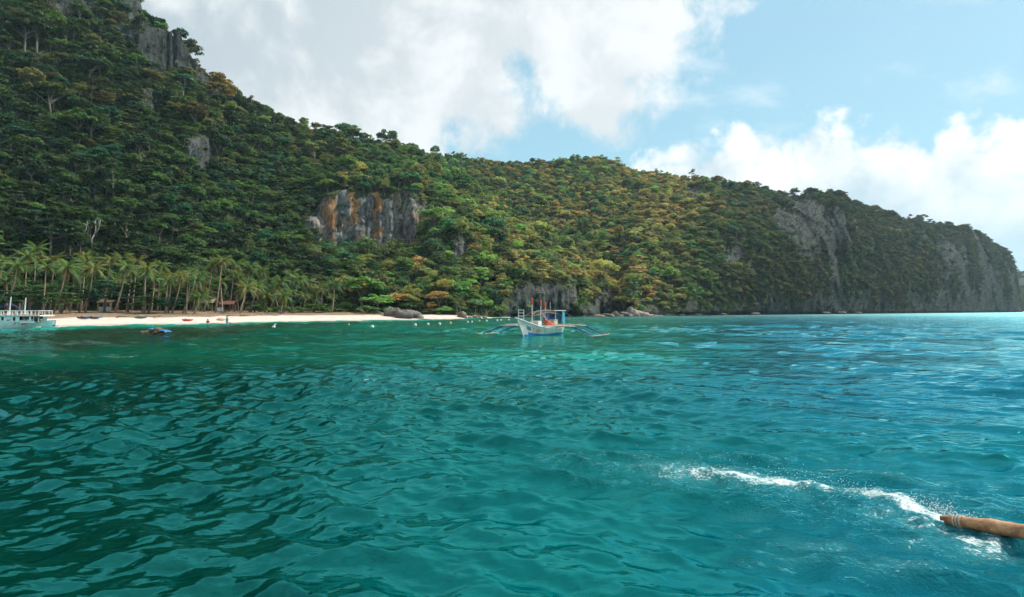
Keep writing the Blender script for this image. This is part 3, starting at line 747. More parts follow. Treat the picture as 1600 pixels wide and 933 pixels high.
FOREST = []          # dicts
def scatter(hill, n, seed, smin, smax, rockkeep=0.30, dens=1.0):
    g = random.Random(seed); pos, rk, vis = hill.sample(n, seed)
    sc = np.array([g.uniform(smin, smax) * (1.75 if g.random() < .09 else 1.0) for _ in range(n)])
    keep = thin(pos, sc * 2.7 * dens)
    for i in keep:
        p = pos[i]; px = CX + F * p[0] / p[1]; py = HY - F * (p[2] - CH) / p[1]; s = sc[i]
        if rk[i] > 0.4:
            if g.random() > rockkeep: continue
            s *= 0.45
        if p[2] < 1.0 or px < -430 or px > 1640: continue
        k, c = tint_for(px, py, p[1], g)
        if rk[i] > 0.4: kd = g.choice([9, 9, 6])
        else: kd = g.choices(range(10), [18, 5, 3, 10, 18, 4, 6, 3, 18, 15])[0]
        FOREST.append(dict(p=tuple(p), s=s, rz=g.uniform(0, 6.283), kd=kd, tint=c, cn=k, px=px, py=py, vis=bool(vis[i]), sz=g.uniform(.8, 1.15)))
scatter(hill1, 24000, 1, 0.40, 1.0, dens=.92)
scatter(hill2, 42000, 2, 0.36, 0.80, rockkeep=.55, dens=.95)
scatter(hill3, 2500, 3, 0.9, 1.3)
print('FOREST', len(FOREST))

# ------------------------------------------------------------------ single trees
ORD = ['first', 'second', 'third', 'fourth', 'fifth', 'sixth', 'seventh', 'eighth', 'ninth', 'tenth', 'eleventh', 'twelfth', 'thirteenth', 'fourteenth', 'fifteenth', 'sixteenth',
       'seventeenth', 'eighteenth', 'nineteenth', 'twentieth']
def ordn(i): return ORD[i] if i < len(ORD) else 'twentieth'
def tree(name, kd, loc, rz, sc, tint, bark=None):
    e = empty(name, loc, rz)
    cm, tm = PROTO[kd]
    c = link(bpy.data.objects.new('crown', cm), e); t = link(bpy.data.objects.new('trunk', tm), e)
    e.scale = sc; c['tint'] = [float(v) for v in tint]
    return e
SHAPE = {0: 'round', 1: 'layered', 2: 'flat-topped', 3: 'tall', 4: 'round', 5: 'layered', 6: 'sparse', 7: 'flat-topped', 8: 'round', 9: 'low bushy'}

# shore trees set by hand: px, top py, base py, width px, metres inland of the waterline, prototype, colour
SHORE = [(8, 452, 492, 56, 34, 1, 'sea-green'), (46, 446, 492, 66, 30, 1, 'dark green'), (96, 455, 494, 54, 27, 5, 'green'), (124, 448, 493, 50, 33, 5, 'dark green'), (163, 436, 493, 64, 34, 1, 'sea-green'),
         (200, 440, 493, 56, 33, 5, 'dark green'), (232, 461, 495, 60, 27, 1, 'green'), (263, 463, 496, 46, 27, 5, 'sea-green'), (372, 438, 490, 34, 40, 8, 'dark green'), (398, 470, 493, 44, 30, 5, 'bright green'),
         (404, 440, 488, 44, 44, 1, 'dark green'), (452, 457, 491, 54, 36, 1, 'sea-green'), (443, 476, 492, 42, 28, 9, 'green'), (491, 474, 492, 52, 30, 5, 'bright green'), (523, 480, 492, 34, 30, 9, 'bright green'),
         (566, 430, 492, 66, 32, 4, 'green'), (556, 433, 474, 40, 36, 0, 'tan'), (590, 458, 493, 58, 26, 8, 'bright green'), (606, 447, 488, 50, 34, 0, 'sea-green'), (624, 456, 490, 46, 26, 4, 'rusty orange'),
         (604, 411, 460, 56, 52, 8, 'green'), (640, 468, 491, 44, 24, 9, 'green'), (656, 398, 452, 58, 46, 0, 'tan'), (676, 414, 470, 52, 40, 4, 'olive'), (652, 438, 490, 54, 28, 8, 'green'), (712, 430, 490, 66, 20, 4, 'bright green'),
         (692, 477, 493, 34, 14, 9, 'bright green'), (674, 480, 493, 28, 16, 9, 'olive'), (752, 462, 490, 40, 8, 8, 'bright green'), (732, 458, 488, 44, 14, 0, 'green'), (480, 450, 488, 46, 46, 8, 'dark green'),
         (545, 452, 490, 44, 42, 3, 'dark green'), (536, 470, 492, 44, 34, 9, 'bright green'), (574, 476, 493, 40, 22, 9, 'green'), (612, 478, 492, 36, 22, 9, 'bright green'), (468, 478, 492, 36, 26, 9, 'green'), (415, 478, 493, 34, 28, 9, 'bright green'), (716, 474, 492, 40, 12, 9, 'green'), (700, 452, 480, 44, 26, 8, 'bright green'), (770, 470, 490, 36, 6, 9, 'green'), (340, 452, 489, 50, 52, 8, 'dark green'), (300, 455, 489, 54, 50, 0, 'dark green'), (425, 450, 488, 46, 48, 0, 'dark green')]
PW = [(max(abs(v.co.x) for v in m.vertices), max(v.co.z for v in m.vertices)) for m, _ in PROTO]
seen = {}
for (px, pt, pb, w, offy, kd, cn) in sorted(SHORE):
    Y = float(shore(px)) + offy
    z = ground_z(px, Y) if offy <= float(beachw(px)) + 4 else hill1.hit(px, pb).z
    wm, hm = w / F * Y, (pb - pt) / F * Y
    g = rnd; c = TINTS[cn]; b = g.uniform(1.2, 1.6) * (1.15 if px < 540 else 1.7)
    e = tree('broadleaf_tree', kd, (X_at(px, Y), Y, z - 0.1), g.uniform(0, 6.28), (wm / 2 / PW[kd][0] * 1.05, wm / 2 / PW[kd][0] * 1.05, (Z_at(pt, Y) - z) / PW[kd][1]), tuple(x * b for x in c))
    zone = 'among the palm trunks behind the beach' if px < 540 else ('on the shore at the beach end' if px > 640 else 'behind the grey beach rock')
    key = (SHAPE[kd], cn, zone); seen.setdefault(key, []).append(e)
for (sh, cn, zone), L in seen.items():
    for i, e in enumerate(L):
        lab = f'{sh} {cn} tree {zone}' if len(L) == 1 else f'{ordn(i)} {sh} {cn} tree from left {zone}'
        tag(e, lab, 'tree', 'trees behind the beach')

# the largest forest trees, one by one; the rest of the forest as one mass
cand = [i for i, f in enumerate(FOREST) if f['vis'] and -10 < f['px'] < 1610 and f['py'] < 492 and f['py'] > -25 and not (f['px'] < 545 and f['py'] > 418) and f['kd'] != 9]
cand.sort(key=lambda i: -FOREST[i]['s'] / FOREST[i]['p'][1])
NSING = 298 - len(SHORE)
single = cand[:NSING]; sset = set(single)
def zone_of(px, py):
    cols = [(70, 'over the white boat'), (185, 'around the pale forked trunks'), (300, 'over the left palms'), (400, 'over the beach huts'), (480, 'left of the streaked cliff'),
            (680, 'by the streaked cliff'), (800, 'over the beach end'), (900, 'behind the outrigger boat'), (1060, 'over the pale boulders'), (1700, 'on the headland')]
    c = next(t for lim, t in cols if px < lim); row = 'high' if py < 200 else ('halfway' if py < 330 else 'low')
    return f'{row} on the slope {c}'
grp = {}
for i in single:
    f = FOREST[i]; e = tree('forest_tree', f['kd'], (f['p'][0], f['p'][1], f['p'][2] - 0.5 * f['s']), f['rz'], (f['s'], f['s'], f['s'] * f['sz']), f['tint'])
    grp.setdefault((f['cn'], zone_of(f['px'], f['py'])), []).append((f['px'], e))
for (cn, zn), L in grp.items():
    L.sort(key=lambda t: t[0])
    for i, (_, e) in enumerate(L):
        tag(e, f'{cn} tree {zn}' if len(L) == 1 else f'{ordn(i)} {cn} tree from left {zn}', 'tree', 'forest trees on the hillside')
rest = [f for i, f in enumerate(FOREST) if i not in sset]

def forest_mass():
    n = len(rest); me = bpy.data.meshes.new('forest'); me.vertices.add(n)
    me.vertices.foreach_set('co', np.array([(f['p'][0], f['p'][1], f['p'][2] - 0.5 * f['s']) for f in rest], np.float32).ravel())
    a = me.attributes.new('kd', 'INT', 'POINT'); a.data.foreach_set('value', np.array([f['kd'] for f in rest], np.int32))
    a = me.attributes.new('scl', 'FLOAT_VECTOR', 'POINT'); a.data.foreach_set('vector', np.array([(f['s'], f['s'], f['s'] * f['sz']) for f in rest], np.float32).ravel())
    a = me.attributes.new('rot', 'FLOAT_VECTOR', 'POINT'); a.data.foreach_set('vector', np.array([(0, 0, f['rz']) for f in rest], np.float32).ravel())
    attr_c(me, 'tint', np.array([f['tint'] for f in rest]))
    ob = link(bpy.data.objects.new('forest', me)); ob['kind'] = 'stuff'; ob['label'] = 'dense mixed green and rusty forest covering the hills'
    ng = bpy.data.node_groups.new('forest_instances', 'GeometryNodeTree')
    ng.interface.new_socket('Geometry', in_out='INPUT', socket_type='NodeSocketGeometry'); ng.interface.new_socket('Geometry', in_out='OUTPUT', socket_type='NodeSocketGeometry')
    gi = ng.nodes.new('NodeGroupInput'); go = ng.nodes.new('NodeGroupOutput')
    ci = ng.nodes.new('GeometryNodeCollectionInfo'); ci.inputs[0].default_value = protoC; ci.inputs['Separate Children'].default_value = True; ci.inputs['Reset Children'].default_value = True
    io = ng.nodes.new('GeometryNodeInstanceOnPoints'); io.inputs['Pick Instance'].default_value = True
    def na(nm, dt):
        q = ng.nodes.new('GeometryNodeInputNamedAttribute'); q.data_type = dt; q.inputs[0].default_value = nm; return q.outputs[0]
    L = ng.links.new
    L(gi.outputs[0], io.inputs['Points']); L(ci.outputs[0], io.inputs['Instance']); L(na('kd', 'INT'), io.inputs['Instance Index'])
    L(na('rot', 'FLOAT_VECTOR'), io.inputs['Rotation']); L(na('scl', 'FLOAT_VECTOR'), io.inputs['Scale']); L(io.outputs[0], go.inputs[0])
    md = ob.modifiers.new('instances', 'NODES'); md.node_group = ng
forest_mass()

# ------------------------------------------------------------------ pale forked trunks on the slope
def bare_tree(px, py0, py1, label, seed, forks):
    b = hill1.hit(px, py0); Y = b.y - 3.0; base = at(px, py0 + 4, Y); H = (py0 - py1) / F * Y
    e = empty('pale_tree', base); g = random.Random(seed); mb = MB(); r = 0.16
    m1 = Vector((.1 * H, 0, H * .45)) * 0.9
    mb.tube([(0, 0, -1), (-.02 * H, 0, .2 * H), m1], [r * 1.2, r, r * .9], 6)
    t = mb.build('trunk', BARK_PALE, e, True)
    for k, (dx, top, bend) in enumerate(forks):
        fb = MB(); tip = Vector((m1.x + dx * H, g.uniform(-.1, .1) * H, top * H))
        fb.tube([m1 * .96, m1.lerp(tip, .35) + Vector((bend * H, 0, 0)), m1.lerp(tip, .7) + Vector((bend * .6 * H, 0, 0)), tip], [r * .8, r * .6, r * .5, r * .3], 5)
        for q in range(3):
            s = m1.lerp(tip, .6 + .13 * q); fb.tube([s, s + Vector((g.uniform(-.14, .14) * H, g.uniform(-.1, .1) * H, .14 * H))], [r * .3, r * .12], 4)
        fb.build('limb', BARK_PALE, e, True)
    tag(e, label, 'tree', 'pale bare trunks above the palms')
bare_tree(130, 372, 342, 'left pale bare forked trunk above the palm grove', 1, [(-.14, .82, -.05), (.1, 1.0, .02)])
bare_tree(144, 378, 339, 'taller pale bare forked trunk above the palm grove, rightmost of its group', 2, [(-.02, 1.0, .04), (.26, .98, .08)])
bare_tree(137, 363, 344, 'thin pale broken stem between the two forked trunks', 3, [(.02, 1.0, 0)])

# ------------------------------------------------------------------ palms
def frond_mesh(seed, droop, L=3.4):
    g = random.Random(seed); n = 13; pts = []
    for i in range(n + 1):
        t = i / n; pts.append(Vector((L * t * (1 - 0.16 * droop * t), 0, L * (0.38 * t - (0.30 + 0.62 * droop) * t * t))))
    mb = MB(); mb.tube(pts[::3] + [pts[-1]], [.045, .035, .028, .02, .012, .006][:len(pts[::3]) + 1], 4, mi=0, cap=False)
    for i in range(2, n + 1):
        for s in (-1, 1):
            for h in (0, .5):
                t = min((i + h) / n, 1); p = pts[i - 1].lerp(pts[i], h); d = (pts[min(i, n)] - pts[i - 1]).normalized()
                ln = 0.95 * math.sin(math.pi * (0.12 + 0.80 * t)) ** .7 * g.uniform(.85, 1.1)
                tip = p + Vector((d.x * ln * .45, s * ln * .72, d.z * ln * .4 - ln * (.28 + .35 * droop)))
                w = d * 0.075
                a = len(mb.v); mb.v += [tuple(p - w), tuple(p + w), tuple(tip)]; mb.f.append((a, a + 1, a + 2)); mb.mi.append(1)
    me = mb.mesh('frond', [PALM_RIB, LEAF])
    attr_f(me, 'lv', [g.uniform(.8, 1.25) for _ in me.vertices]); return me
PALM_RIB = simple('frond_rib', (0.20, 0.20, 0.06), 0.6)
FRONDS = [frond_mesh(i, d) for i, d in enumerate((.15, .4, .7, 1.0, 1.35))]
DRYF = frond_mesh(9, 2.0, 2.6)
COCO = MB()
for k in range(7):
    a = k * .9; cxy = Vector((.22 * math.cos(a), .22 * math.sin(a), -.15 - .1 * (k % 2)))
    COCO.loft([[cxy + Vector((rr * math.cos(t * 1.047), rr * math.sin(t * 1.047), zz)) for t in range(6)] for rr, zz in ((.02, -.15), (.11, -.08), (.13, 0), (.1, .1), (.02, .15))])
COCO_M = COCO.mesh('coconut_cluster', simple('coconut', (0.34, 0.20, 0.06), 0.6), True)
PALMS = [(-14, 425, -30, 36), (5, 408, -12, 40), (27, 417, 9, 34), (43, 402, 34, 44), (56, 390, 50, 50), (72, 418, 66, 32), (104, 419, 82, 30), (108, 428, 96, 36), (84, 408, 78, 46), (131, 401, 120, 46), (146, 421, 132, 33),
         (133, 413, 126, 40), (172, 408, 160, 42), (197, 419, 178, 31), (190, 404, 184, 48), (229, 421, 222, 32), (250, 416, 246, 42), (213, 410, 206, 46), (262, 441, 258, 30), (283, 433, 268, 27), (305, 439, 284, 27), (298, 428, 290, 36),
         (313, 466, 302, 24), (333, 412, 318, 36), (347, 408, 336, 31), (366, 413, 358, 40), (390, 417, 378, 40), (384, 452, 374, 24), (372, 436, 366, 40), (399, 446, 392, 34), (407, 424, 398, 46), (437, 441, 418, 30), (443, 463, 438, 22),
         (465, 437, 456, 38), (454, 428, 450, 46), (480, 441, 474, 42), (497, 452, 488, 31), (505, 446, 498, 40), (523, 446, 519, 28), (420, 440, 412, 44), (320, 436, 312, 44), (242, 436, 236, 38), (160, 428, 152, 44), (20, 432, 12, 46)]
gx = random.Random(77)
for px in range(-5, 530, 21):                         # the younger and farther palms between the big ones
    PALMS.append((px + gx.uniform(-8, 8), gx.uniform(424, 458) if px < 400 else gx.uniform(448, 468), px + gx.uniform(-16, 2), gx.uniform(30, 47)))
PZ = {}
for j, (px, py, bx, offy) in enumerate(sorted(PALMS)):
    g = random.Random(300 + j); Y = float(shore(bx)) + offy; zb = ground_z(bx, Y)
    b = Vector((X_at(bx, Y), Y, zb)); top = at(px, py, Y + g.uniform(-1.5, 1.5)) ; e = empty('coconut_palm', b)
    d = top - b; H = d.length
    pts = [Vector((0, 0, -.4)), Vector((d.x * .34, d.y * .3, d.z * .26)), Vector((d.x * .66, d.y * .6, d.z * .55)), Vector((d.x * .88, d.y * .85, d.z * .82)), d]
    mb = MB(); mb.tube(pts, [.22, .15, .125, .11, .095], 7); mb.build('trunk', BARK_PALM, e, True)
    # yellower fronds on some palms
    warm = g.random(); base = (0.078, 0.145, 0.042) if warm < .6 else ((0.135, 0.165, 0.050) if warm < .85 else (0.048, 0.110, 0.038))
    nf = g.randint(15, 19); sz = g.uniform(.74, 1.02)
    for k in range(nf):
        u = k / nf; az = k * 2.39996 + g.uniform(-.25, .25)
        fm = FRONDS[min(4, int(u * 5 + g.uniform(-.4, .6)))] if u > .08 else FRONDS[0]
        f = link(bpy.data.objects.new('frond', fm), e); f.location = d + Vector((0, 0, .05))
        pitch = (-1.05 + 1.25 * u + g.uniform(-.15, .15))
        f.rotation_euler = Matrix.Rotation(az, 3, 'Z').to_4x4().to_euler() if False else (0, 0, 0)
        f.rotation_mode = 'XYZ'; f.rotation_euler = (g.uniform(-.35, .35), pitch * .62, az)
        f.scale = (sz * g.uniform(.85, 1.1),) * 3; q = g.uniform(.75, 1.3)
        f['tint'] = [v * q for v in base]
    if g.random() < .55:
        for k in range(g.randint(1, 3)):
            f = link(bpy.data.objects.new('dry_frond', DRYF), e); f.location = d; f.rotation_euler = (0, .35, g.uniform(0, 6.28)); f['tint'] = [0.24, 0.11, 0.035]; f.scale = (sz * .8,) * 3
    if g.random() < .8:
        c = link(bpy.data.objects.new('coconut_cluster', COCO_M), e); c.location = d + Vector((0, 0, -.1)); c.scale = (1.2,) * 3
    hgt = 'short' if d.z < 5.2 else ('tall' if d.z > 9.2 else 'medium-height')
    zone = 'behind the white boat' if px < 90 else ('at the left end of the open sand' if px < 215 else ('left of the beach huts' if px < 316 else ('around the beach huts' if px < 412 else 'at the right end of the grove')))
    PZ.setdefault((hgt, zone), []).append((px, e))
for (hgt, zone), L in PZ.items():
    L.sort(key=lambda t: t[0])
    for i, (_, e) in enumerate(L):
        tag(e, f'{hgt} coconut palm {zone}' if len(L) == 1 else f'{ordn(i)} from left of the {hgt} coconut palms {zone}', 'palm tree', 'coconut palms behind the beach')

# ------------------------------------------------------------------ boulders
def boulder(loc, size, seed, m, label, grp, rz=0.0, streak=0.0):
    g = np.random.default_rng(seed); nu, nv = 16, 10
    u = np.linspace(0, 2 * np.pi, nu, endpoint=False); v = np.linspace(-.5 * np.pi, .5 * np.pi, nv)
    U, Vv = np.meshgrid(u, v, indexing='ij'); d = np.stack([np.cos(U) * np.cos(Vv), np.sin(U) * np.cos(Vv), np.sin(Vv)], -1)
    r = 1 + .55 * fbm(d[..., 0] * 1.7 + seed, d[..., 1] * 1.7, d[..., 2] * 1.7, 4, seed) + .22 * fbm(d[..., 0] * 5 + seed, d[..., 1] * 6, d[..., 2] * 2, 2, seed + 3)
    P = np.sign(d) * np.abs(d) ** .8 * r[..., None] * np.array(size) / 2
    P[..., 2] += P[..., 0] * streak
    F_ = [(i * nv + j, ((i + 1) % nu) * nv + j, ((i + 1) % nu) * nv + j + 1, i * nv + j + 1) for i in range(nu) for j in range(nv - 1)]
    me = mesh_np('boulder', P.reshape(-1, 3), F_, False); me.materials.append(m)
    o = link(bpy.data.objects.new('boulder', me)); o.location = loc; o.rotation_euler = (0, 0, rz); return tag(o, label, 'rock', grp)
def shore_rock(px, off, w, h, seed, m, label, grp, dep=None, streak=0.0, zoff=0.0):
    Y = float(shore(px)) + off; z = max(ground_z(px, Y), -.2) if px < 770 else 0.0
    return boulder((X_at(px, Y), Y, z + h * .25 + zoff), (w, dep or w * .8, h * 1.5), seed, m, label, grp, rnd.uniform(-.3, .3), streak)
shore_rock(630, 5, 4.6, 2.0, 1, ROCK_GREY, 'big streaked grey rock standing on the white beach', 'rocks on the beach')
shore_rock(646, 5.5, 4.6, 1.7, 2, ROCK_GREY, 'long grey rock sloping down beside the big streaked rock', 'rocks on the beach', streak=-.25)
shore_rock(613, 9, 4.2, 2.2, 3, boulder_mat('brown_rock', (0.12, 0.085, 0.06)), 'brown rock under the rusty orange tree on the beach', 'rocks on the beach')
shore_rock(655, 3.2, 2.0, .8, 4, ROCK_PINK, 'small tan rock at the foot of the grey beach rocks', 'rocks on the beach')
shore_rock(596, 15, 1.2, .6, 5, ROCK_PINK, 'pale block lying at the back of the beach', 'rocks on the beach')
shore_rock(722, 4, 2.6, 1.6, 6, boulder_mat('brown_rock2', (0.22, 0.15, 0.11)), 'brown boulder at the foot of the trees at beach end', 'rocks on the beach')
for i, (px, off, w, h) in enumerate(((728, 1.2, 1.0, .5), (735, .8, 1.5, .6), (742, 1, 1.9, .8), (749, .8, 1.2, .5), (757, .5, 1.4, .6))):
    shore_rock(px, off, w, h, 10 + i, ROCK_PINK, f'{ordn(i)} from left of the small stones at the tip of the beach', 'stones at the tip of the beach')
for i, (px, off, w, h, m) in enumerate(((933, -2.0, 3.0, .9, 1), (940, -2.6, 2.4, .7, 1), (948, -1.5, 3.4, 1.3, 0), (955, -2.4, 2.8, .8, 1), (962, -1.4, 3.4, 1.7, 0), (969, -2.3, 2.6, .8, 1), (976, -1.6, 3.8, 1.8, 0),
                                        (983, -2.4, 2.6, .9, 1), (990, -1.8, 4.8, 2.4, 1), (998, -1.8, 5.0, 2.2, 1), (1006, -2.2, 4.4, 1.6, 1), (1014, -2.4, 3.6, .9, 1), (1022, -2.4, 3.2, .5, 1), (985, -1.0, 3.2, 3.0, 0), (1030, -2.5, 2.6, .4, 1))):
    shore_rock(px, off, w, h, 30 + i, ROCK_PINK if m else ROCK_GREY, f'{ordn(i)} of the tumbled {"pale tan" if m else "grey"} boulders right of the outrigger boat', 'boulders at the cliff foot', streak=-.2 if i in (8, 9, 10, 13) else 0)
for i, (px, w, h) in enumerate(((1065, 2.5, .7), (1090, 3.5, .8), (1130, 3.2, .9), (1180, 4.5, 1.1), (1290, 5, 1.4), (1315, 6, 1.5), (1340, 5, 1.2))):
    shore_rock(px, -2.0, w, h, 60 + i, ROCK_GREY, f'{ordn(i)} from left of the rocks at the foot of the shaded headland', 'rocks under the headland')

# ------------------------------------------------------------------ buoys
BU = [(428, 512.3, .30, 0), (430, 508.2, .2, 0), (545, 508, .22, 1), (582, 512, .30, 0), (649, 509, .30, 0), (669, 507.6, .28, 0), (687, 507, .28, 0), (704, 505.7, .28, 1), (731, 504, .28, 0), (737.5, 503.7, .26, 0), (749, 502.3, .26, 1),
      (760.5, 502.2, .28, 0), (777, 501.3, .28, 0), (783, 501, .28, 0), (795, 500.6, .28, 0)]
for i, (px, py, r, m) in enumerate(BU):
    r *= .78; Y = Y_water(py); e = empty('mooring_buoy', (X_at(px, Y), Y, 0.02))
    mb = MB(); mb.loft([[Vector((r * math.cos(a) * math.cos(t * .5236), r * math.cos(a) * math.sin(t * .5236), r * math.sin(a) + r * .35)) for t in range(12)] for a in np.linspace(-1.5, 1.5, 9)], cap=True)
    mb.build('float', BUOYO if m else BUOYW, e, True)
    q = MB(); q.tube([(r * .25 * math.cos(t * .785), 0, r * 1.45 + r * .25 * math.sin(t * .785)) for t in range(9)], r * .08, 5); q.build('ring', ROPE, e)
    tag(e, f'{ordn(i)} from left in the line of small {"orange" if m else "white"} mooring buoys', 'buoy', 'mooring buoys along the shore')

# ------------------------------------------------------------------ coral heap with blue tarp
Yh = Y_water(524.5); e = empty('reef_heap', (X_at(244, Yh), Yh, 0))
g = random.Random(4)
for k in range(15):
    s = g.uniform(.35, .8); x = g.uniform(-1.25, .9); h = .75 * (1 - abs(x + .1) / 1.6)
    o = boulder((x, g.uniform(-.3, .3), h * g.uniform(.1, .75)), (s * 1.3, s, s * .8), 200 + k, NETB, None, None); o.name = 'lump'; o.parent = e
    for kk in ('label', 'category', 'group'):
        if kk in o: del o[kk]
for (cx_, cz, sx, sz_) in ((.80, .22, .46, .40), (-.35, .56, .26, .16)):
    mb = MB(); rings = []
    for i in range(7):
        a = -1.2 + 2.4 * i / 6; rings.append([Vector((cx_ + sx * math.sin(a) + .05 * g.uniform(-1, 1), -.5 + j * .16, cz + sz_ * math.cos(a) * (1 - .3 * abs(j - 3) / 3) + .05 * g.uniform(-1, 1))) for j in range(7)])
    mb.loft(rings, closed=False); mb.build('tarp', TARPB, e, True)
tag(e, 'low brown heap with blue tarp in the dark shallows off the beach', 'heap')

# ------------------------------------------------------------------ people
def person(name, label, loc, rz, pose, shirt, grp, sc=1.0, pants=None):
    """skinned figure; pose gives joints in metres around the pelvis"""
    J = dict(pel=(0, 0, .95), chest=(0, 0, 1.32), neck=(0, 0, 1.50), head=(0, .02, 1.63), crown=(0, .02, 1.74), hipL=(-.1, 0, .93), hipR=(.1, 0, .93), kneL=(-.11, .03, .5), kneR=(.11, .03, .5), ankL=(-.11, 0, .08), ankR=(.11, 0, .08),
             toeL=(-.12, .15, .03), toeR=(.12, .15, .03), shL=(-.18, 0, 1.42), shR=(.18, 0, 1.42), elL=(-.26, -.02, 1.14), elR=(.26, -.02, 1.14), wrL=(-.27, .08, .9), wrR=(.27, .08, .9), haL=(-.27, .11, .8), haR=(.27, .11, .8))
    if pose == 'sit':
        J.update(pel=(0, 0, .12), chest=(0, .02, .48), neck=(0, .04, .66), head=(0, .07, .79), crown=(0, .07, .9), hipL=(-.1, .02, .1), hipR=(.1, .02, .1), kneL=(-.13, .45, .12), kneR=(.13, .45, .12), ankL=(-.13, .46, -.3), ankR=(.13, .46, -.3),
                 toeL=(-.13, .6, -.36), toeR=(.13, .6, -.36), shL=(-.18, .02, .58), shR=(.18, .02, .58), elL=(-.24, .1, .32), elR=(.24, .1, .32), wrL=(-.15, .33, .22), wrR=(.15, .33, .22), haL=(-.13, .42, .2), haR=(.13, .42, .2))
    if pose == 'swim':
        J = {k: (v[0], (v[2] - 1.4) * .93, v[1] * .3 + (.06 if k in ('head', 'crown', 'neck') else -.08)) for k, v in J.items()}
        J.update(elL=(-.45, .1, .05), wrL=(-.35, .4, .1), haL=(-.3, .5, .08), elR=(.42, -.1, -.1), wrR=(.4, -.3, -.15), haR=(.4, -.4, -.15))
    rad = dict(pel=.14, chest=.145, neck=.062, head=.098, crown=.07, hipL=.095, hipR=.095, kneL=.06, kneR=.06, ankL=.042, ankR=.042, toeL=.035, toeR=.035, shL=.062, shR=.062, elL=.045, elR=.045, wrL=.033, wrR=.033, haL=.04, haR=.04)
    E = [('pel', 'chest'), ('chest', 'neck'), ('neck', 'head'), ('head', 'crown')] + [(a + s, b + s) for s in 'LR' for a, b in (('hip', 'kne'), ('kne', 'ank'), ('ank', 'toe'), ('sh', 'el'), ('el', 'wr'), ('wr', 'ha'))] + [('pel', 'hipL'), ('pel', 'hipR'), ('chest', 'shL'), ('chest', 'shR')]
    def skin(nm, keys, edges, m, parent, grow=0.0, sub=1):
        ix = {k: i for i, k in enumerate(keys)}; me = bpy.data.meshes.new(nm); me.from_pydata([J[k] for k in keys], [(ix[a], ix[b]) for a, b in edges], []); me.materials.append(m)
        o = link(bpy.data.objects.new(nm, me), parent); me.skin_vertices if me.skin_vertices else None
        md = o.modifiers.new('skin', 'SKIN'); md.use_smooth_shade = True
        lay = me.skin_vertices[0].data if len(me.skin_vertices) else None
        if lay is not None:
            for k, i in ix.items(): lay[i].radius = (rad[k] + grow,) * 2; lay[i].use_root = (k == keys[0])
        sm_ = o.modifiers.new('sub', 'SUBSURF'); sm_.levels = sub; sm_.render_levels = sub; return o
    e = empty(name, loc, rz); e.scale = (sc,) * 3
    skin('body', list(J), E, SKIN, e)
    skin('shirt', ['pel', 'chest', 'shL', 'shR', 'elL', 'elR'], [('pel', 'chest'), ('chest', 'shL'), ('chest', 'shR'), ('shL', 'elL'), ('shR', 'elR')], shirt, e, .022)
    if pants and pose != 'swim': skin('shorts', ['pel', 'hipL', 'hipR', 'kneL', 'kneR'], [('pel', 'hipL'), ('pel', 'hipR'), ('hipL', 'kneL'), ('hipR', 'kneR')], pants, e, .018)
    h = Vector(J['head']); c = Vector(J['crown']); mb = MB(); dr = (c - h).normalized(); bk = Vector((0, -.02, 0)) if pose != 'swim' else Vector((0, 0, .03))
    ax = dr.cross(Vector((1, 0, 0))).normalized()
    mb.loft([[h + bk + dr * zz + (Vector((1, 0, 0)) * math.cos(t * .785) + ax * math.sin(t * .785)) * rr for t in range(8)] for rr, zz in ((.10, .0), (.112, .05), (.10, .11), (.06, .15), (.01, .165))]); mb.build('hair', HAIR, e, True)
    return tag(e, label, 'person', grp)
G = 'people at the beach edge'
def on_beach(px, off): Y = float(shore(px)) + off; return (X_at(px, Y), Y, ground_z(px, Y))
def in_water(px, py, z): Y = Y_water(py); return (X_at(px, Y), Y, z)
person('person', 'person in red shirt sitting in shallows below the red kayak', in_water(324.8, 506.2, -.05), .4, 'sit', REDC, G, 1.0, WHITEC)
person('person', 'person lying in the shallows beside the one in red', in_water(330, 505.2, .05), 1.2, 'swim', PINKC, G)
person('person', 'person in light blue standing at the water edge by orange kayak', in_water(354.8, 506.0, -.35), 2.6, 'stand', BLUEC, G, 1.0, BLUEC)
person('person', 'swimmer nearest to the standing person in light blue', in_water(358.5, 505.9, .06), 1.5, 'swim', PINKC, G)
person('person', 'dark-clothed swimmer farther right of the standing person in light blue', in_water(362, 506, .06), 1.7, 'swim', BLACKC, G)

# ------------------------------------------------------------------ kayaks and canoes on the sand
def kayak(name, loc, rz, L, W, m, label, grp, inner=DARK, tarp=None):
    e = empty(name, loc, rz); mb = MB(); rings = []
    n = 13
    for i in range(n):
        t = -1 + 2 * i / (n - 1); w = W / 2 * (1 - abs(t) ** 2.4) + .012; k = .10 * abs(t) ** 2.5
        rings.append([Vector((t * L / 2, w * math.cos(a), .17 + k + .17 * (1 - .35 * abs(t) ** 3) * math.sin(a))) for a in np.linspace(0, 2 * math.pi, 12, endpoint=False)])
    mb.loft(rings, cap=True); mb.build('hull', m, e, True)
    c = MB(); c.loft([[Vector((-.1 + .5 * rr * math.cos(a), W * .30 * rr * math.sin(a), .345 - dz)) for a in np.linspace(0, 2 * math.pi, 12, endpoint=False)] for rr, dz in ((1.1, .01), (1.0, -.03), (.9, .0), (.8, .02))], cap=True); c.build('cockpit', inner, e, True)
    s = MB(); s.box((-.35, 0, .40), (.08, W * .5, .2)); s.build('seat', inner, e)
    if tarp:
        q = MB(); q.loft([[Vector((.5 + .12 * i, W * .6 * math.cos(a), .25 + .22 * math.sin(a))) for a in np.linspace(0, math.pi, 8)] for i in range(6)], closed=False); q.build('tarp', tarp, e, True)
    return tag(e, label, 'kayak', grp)
GK = 'kayaks on the sand'
kayak('kayak', on_beach(219.5, 10.0), .35, 2.0, .62, GREEN, 'dark green kayak on the sand left of the red one', GK)
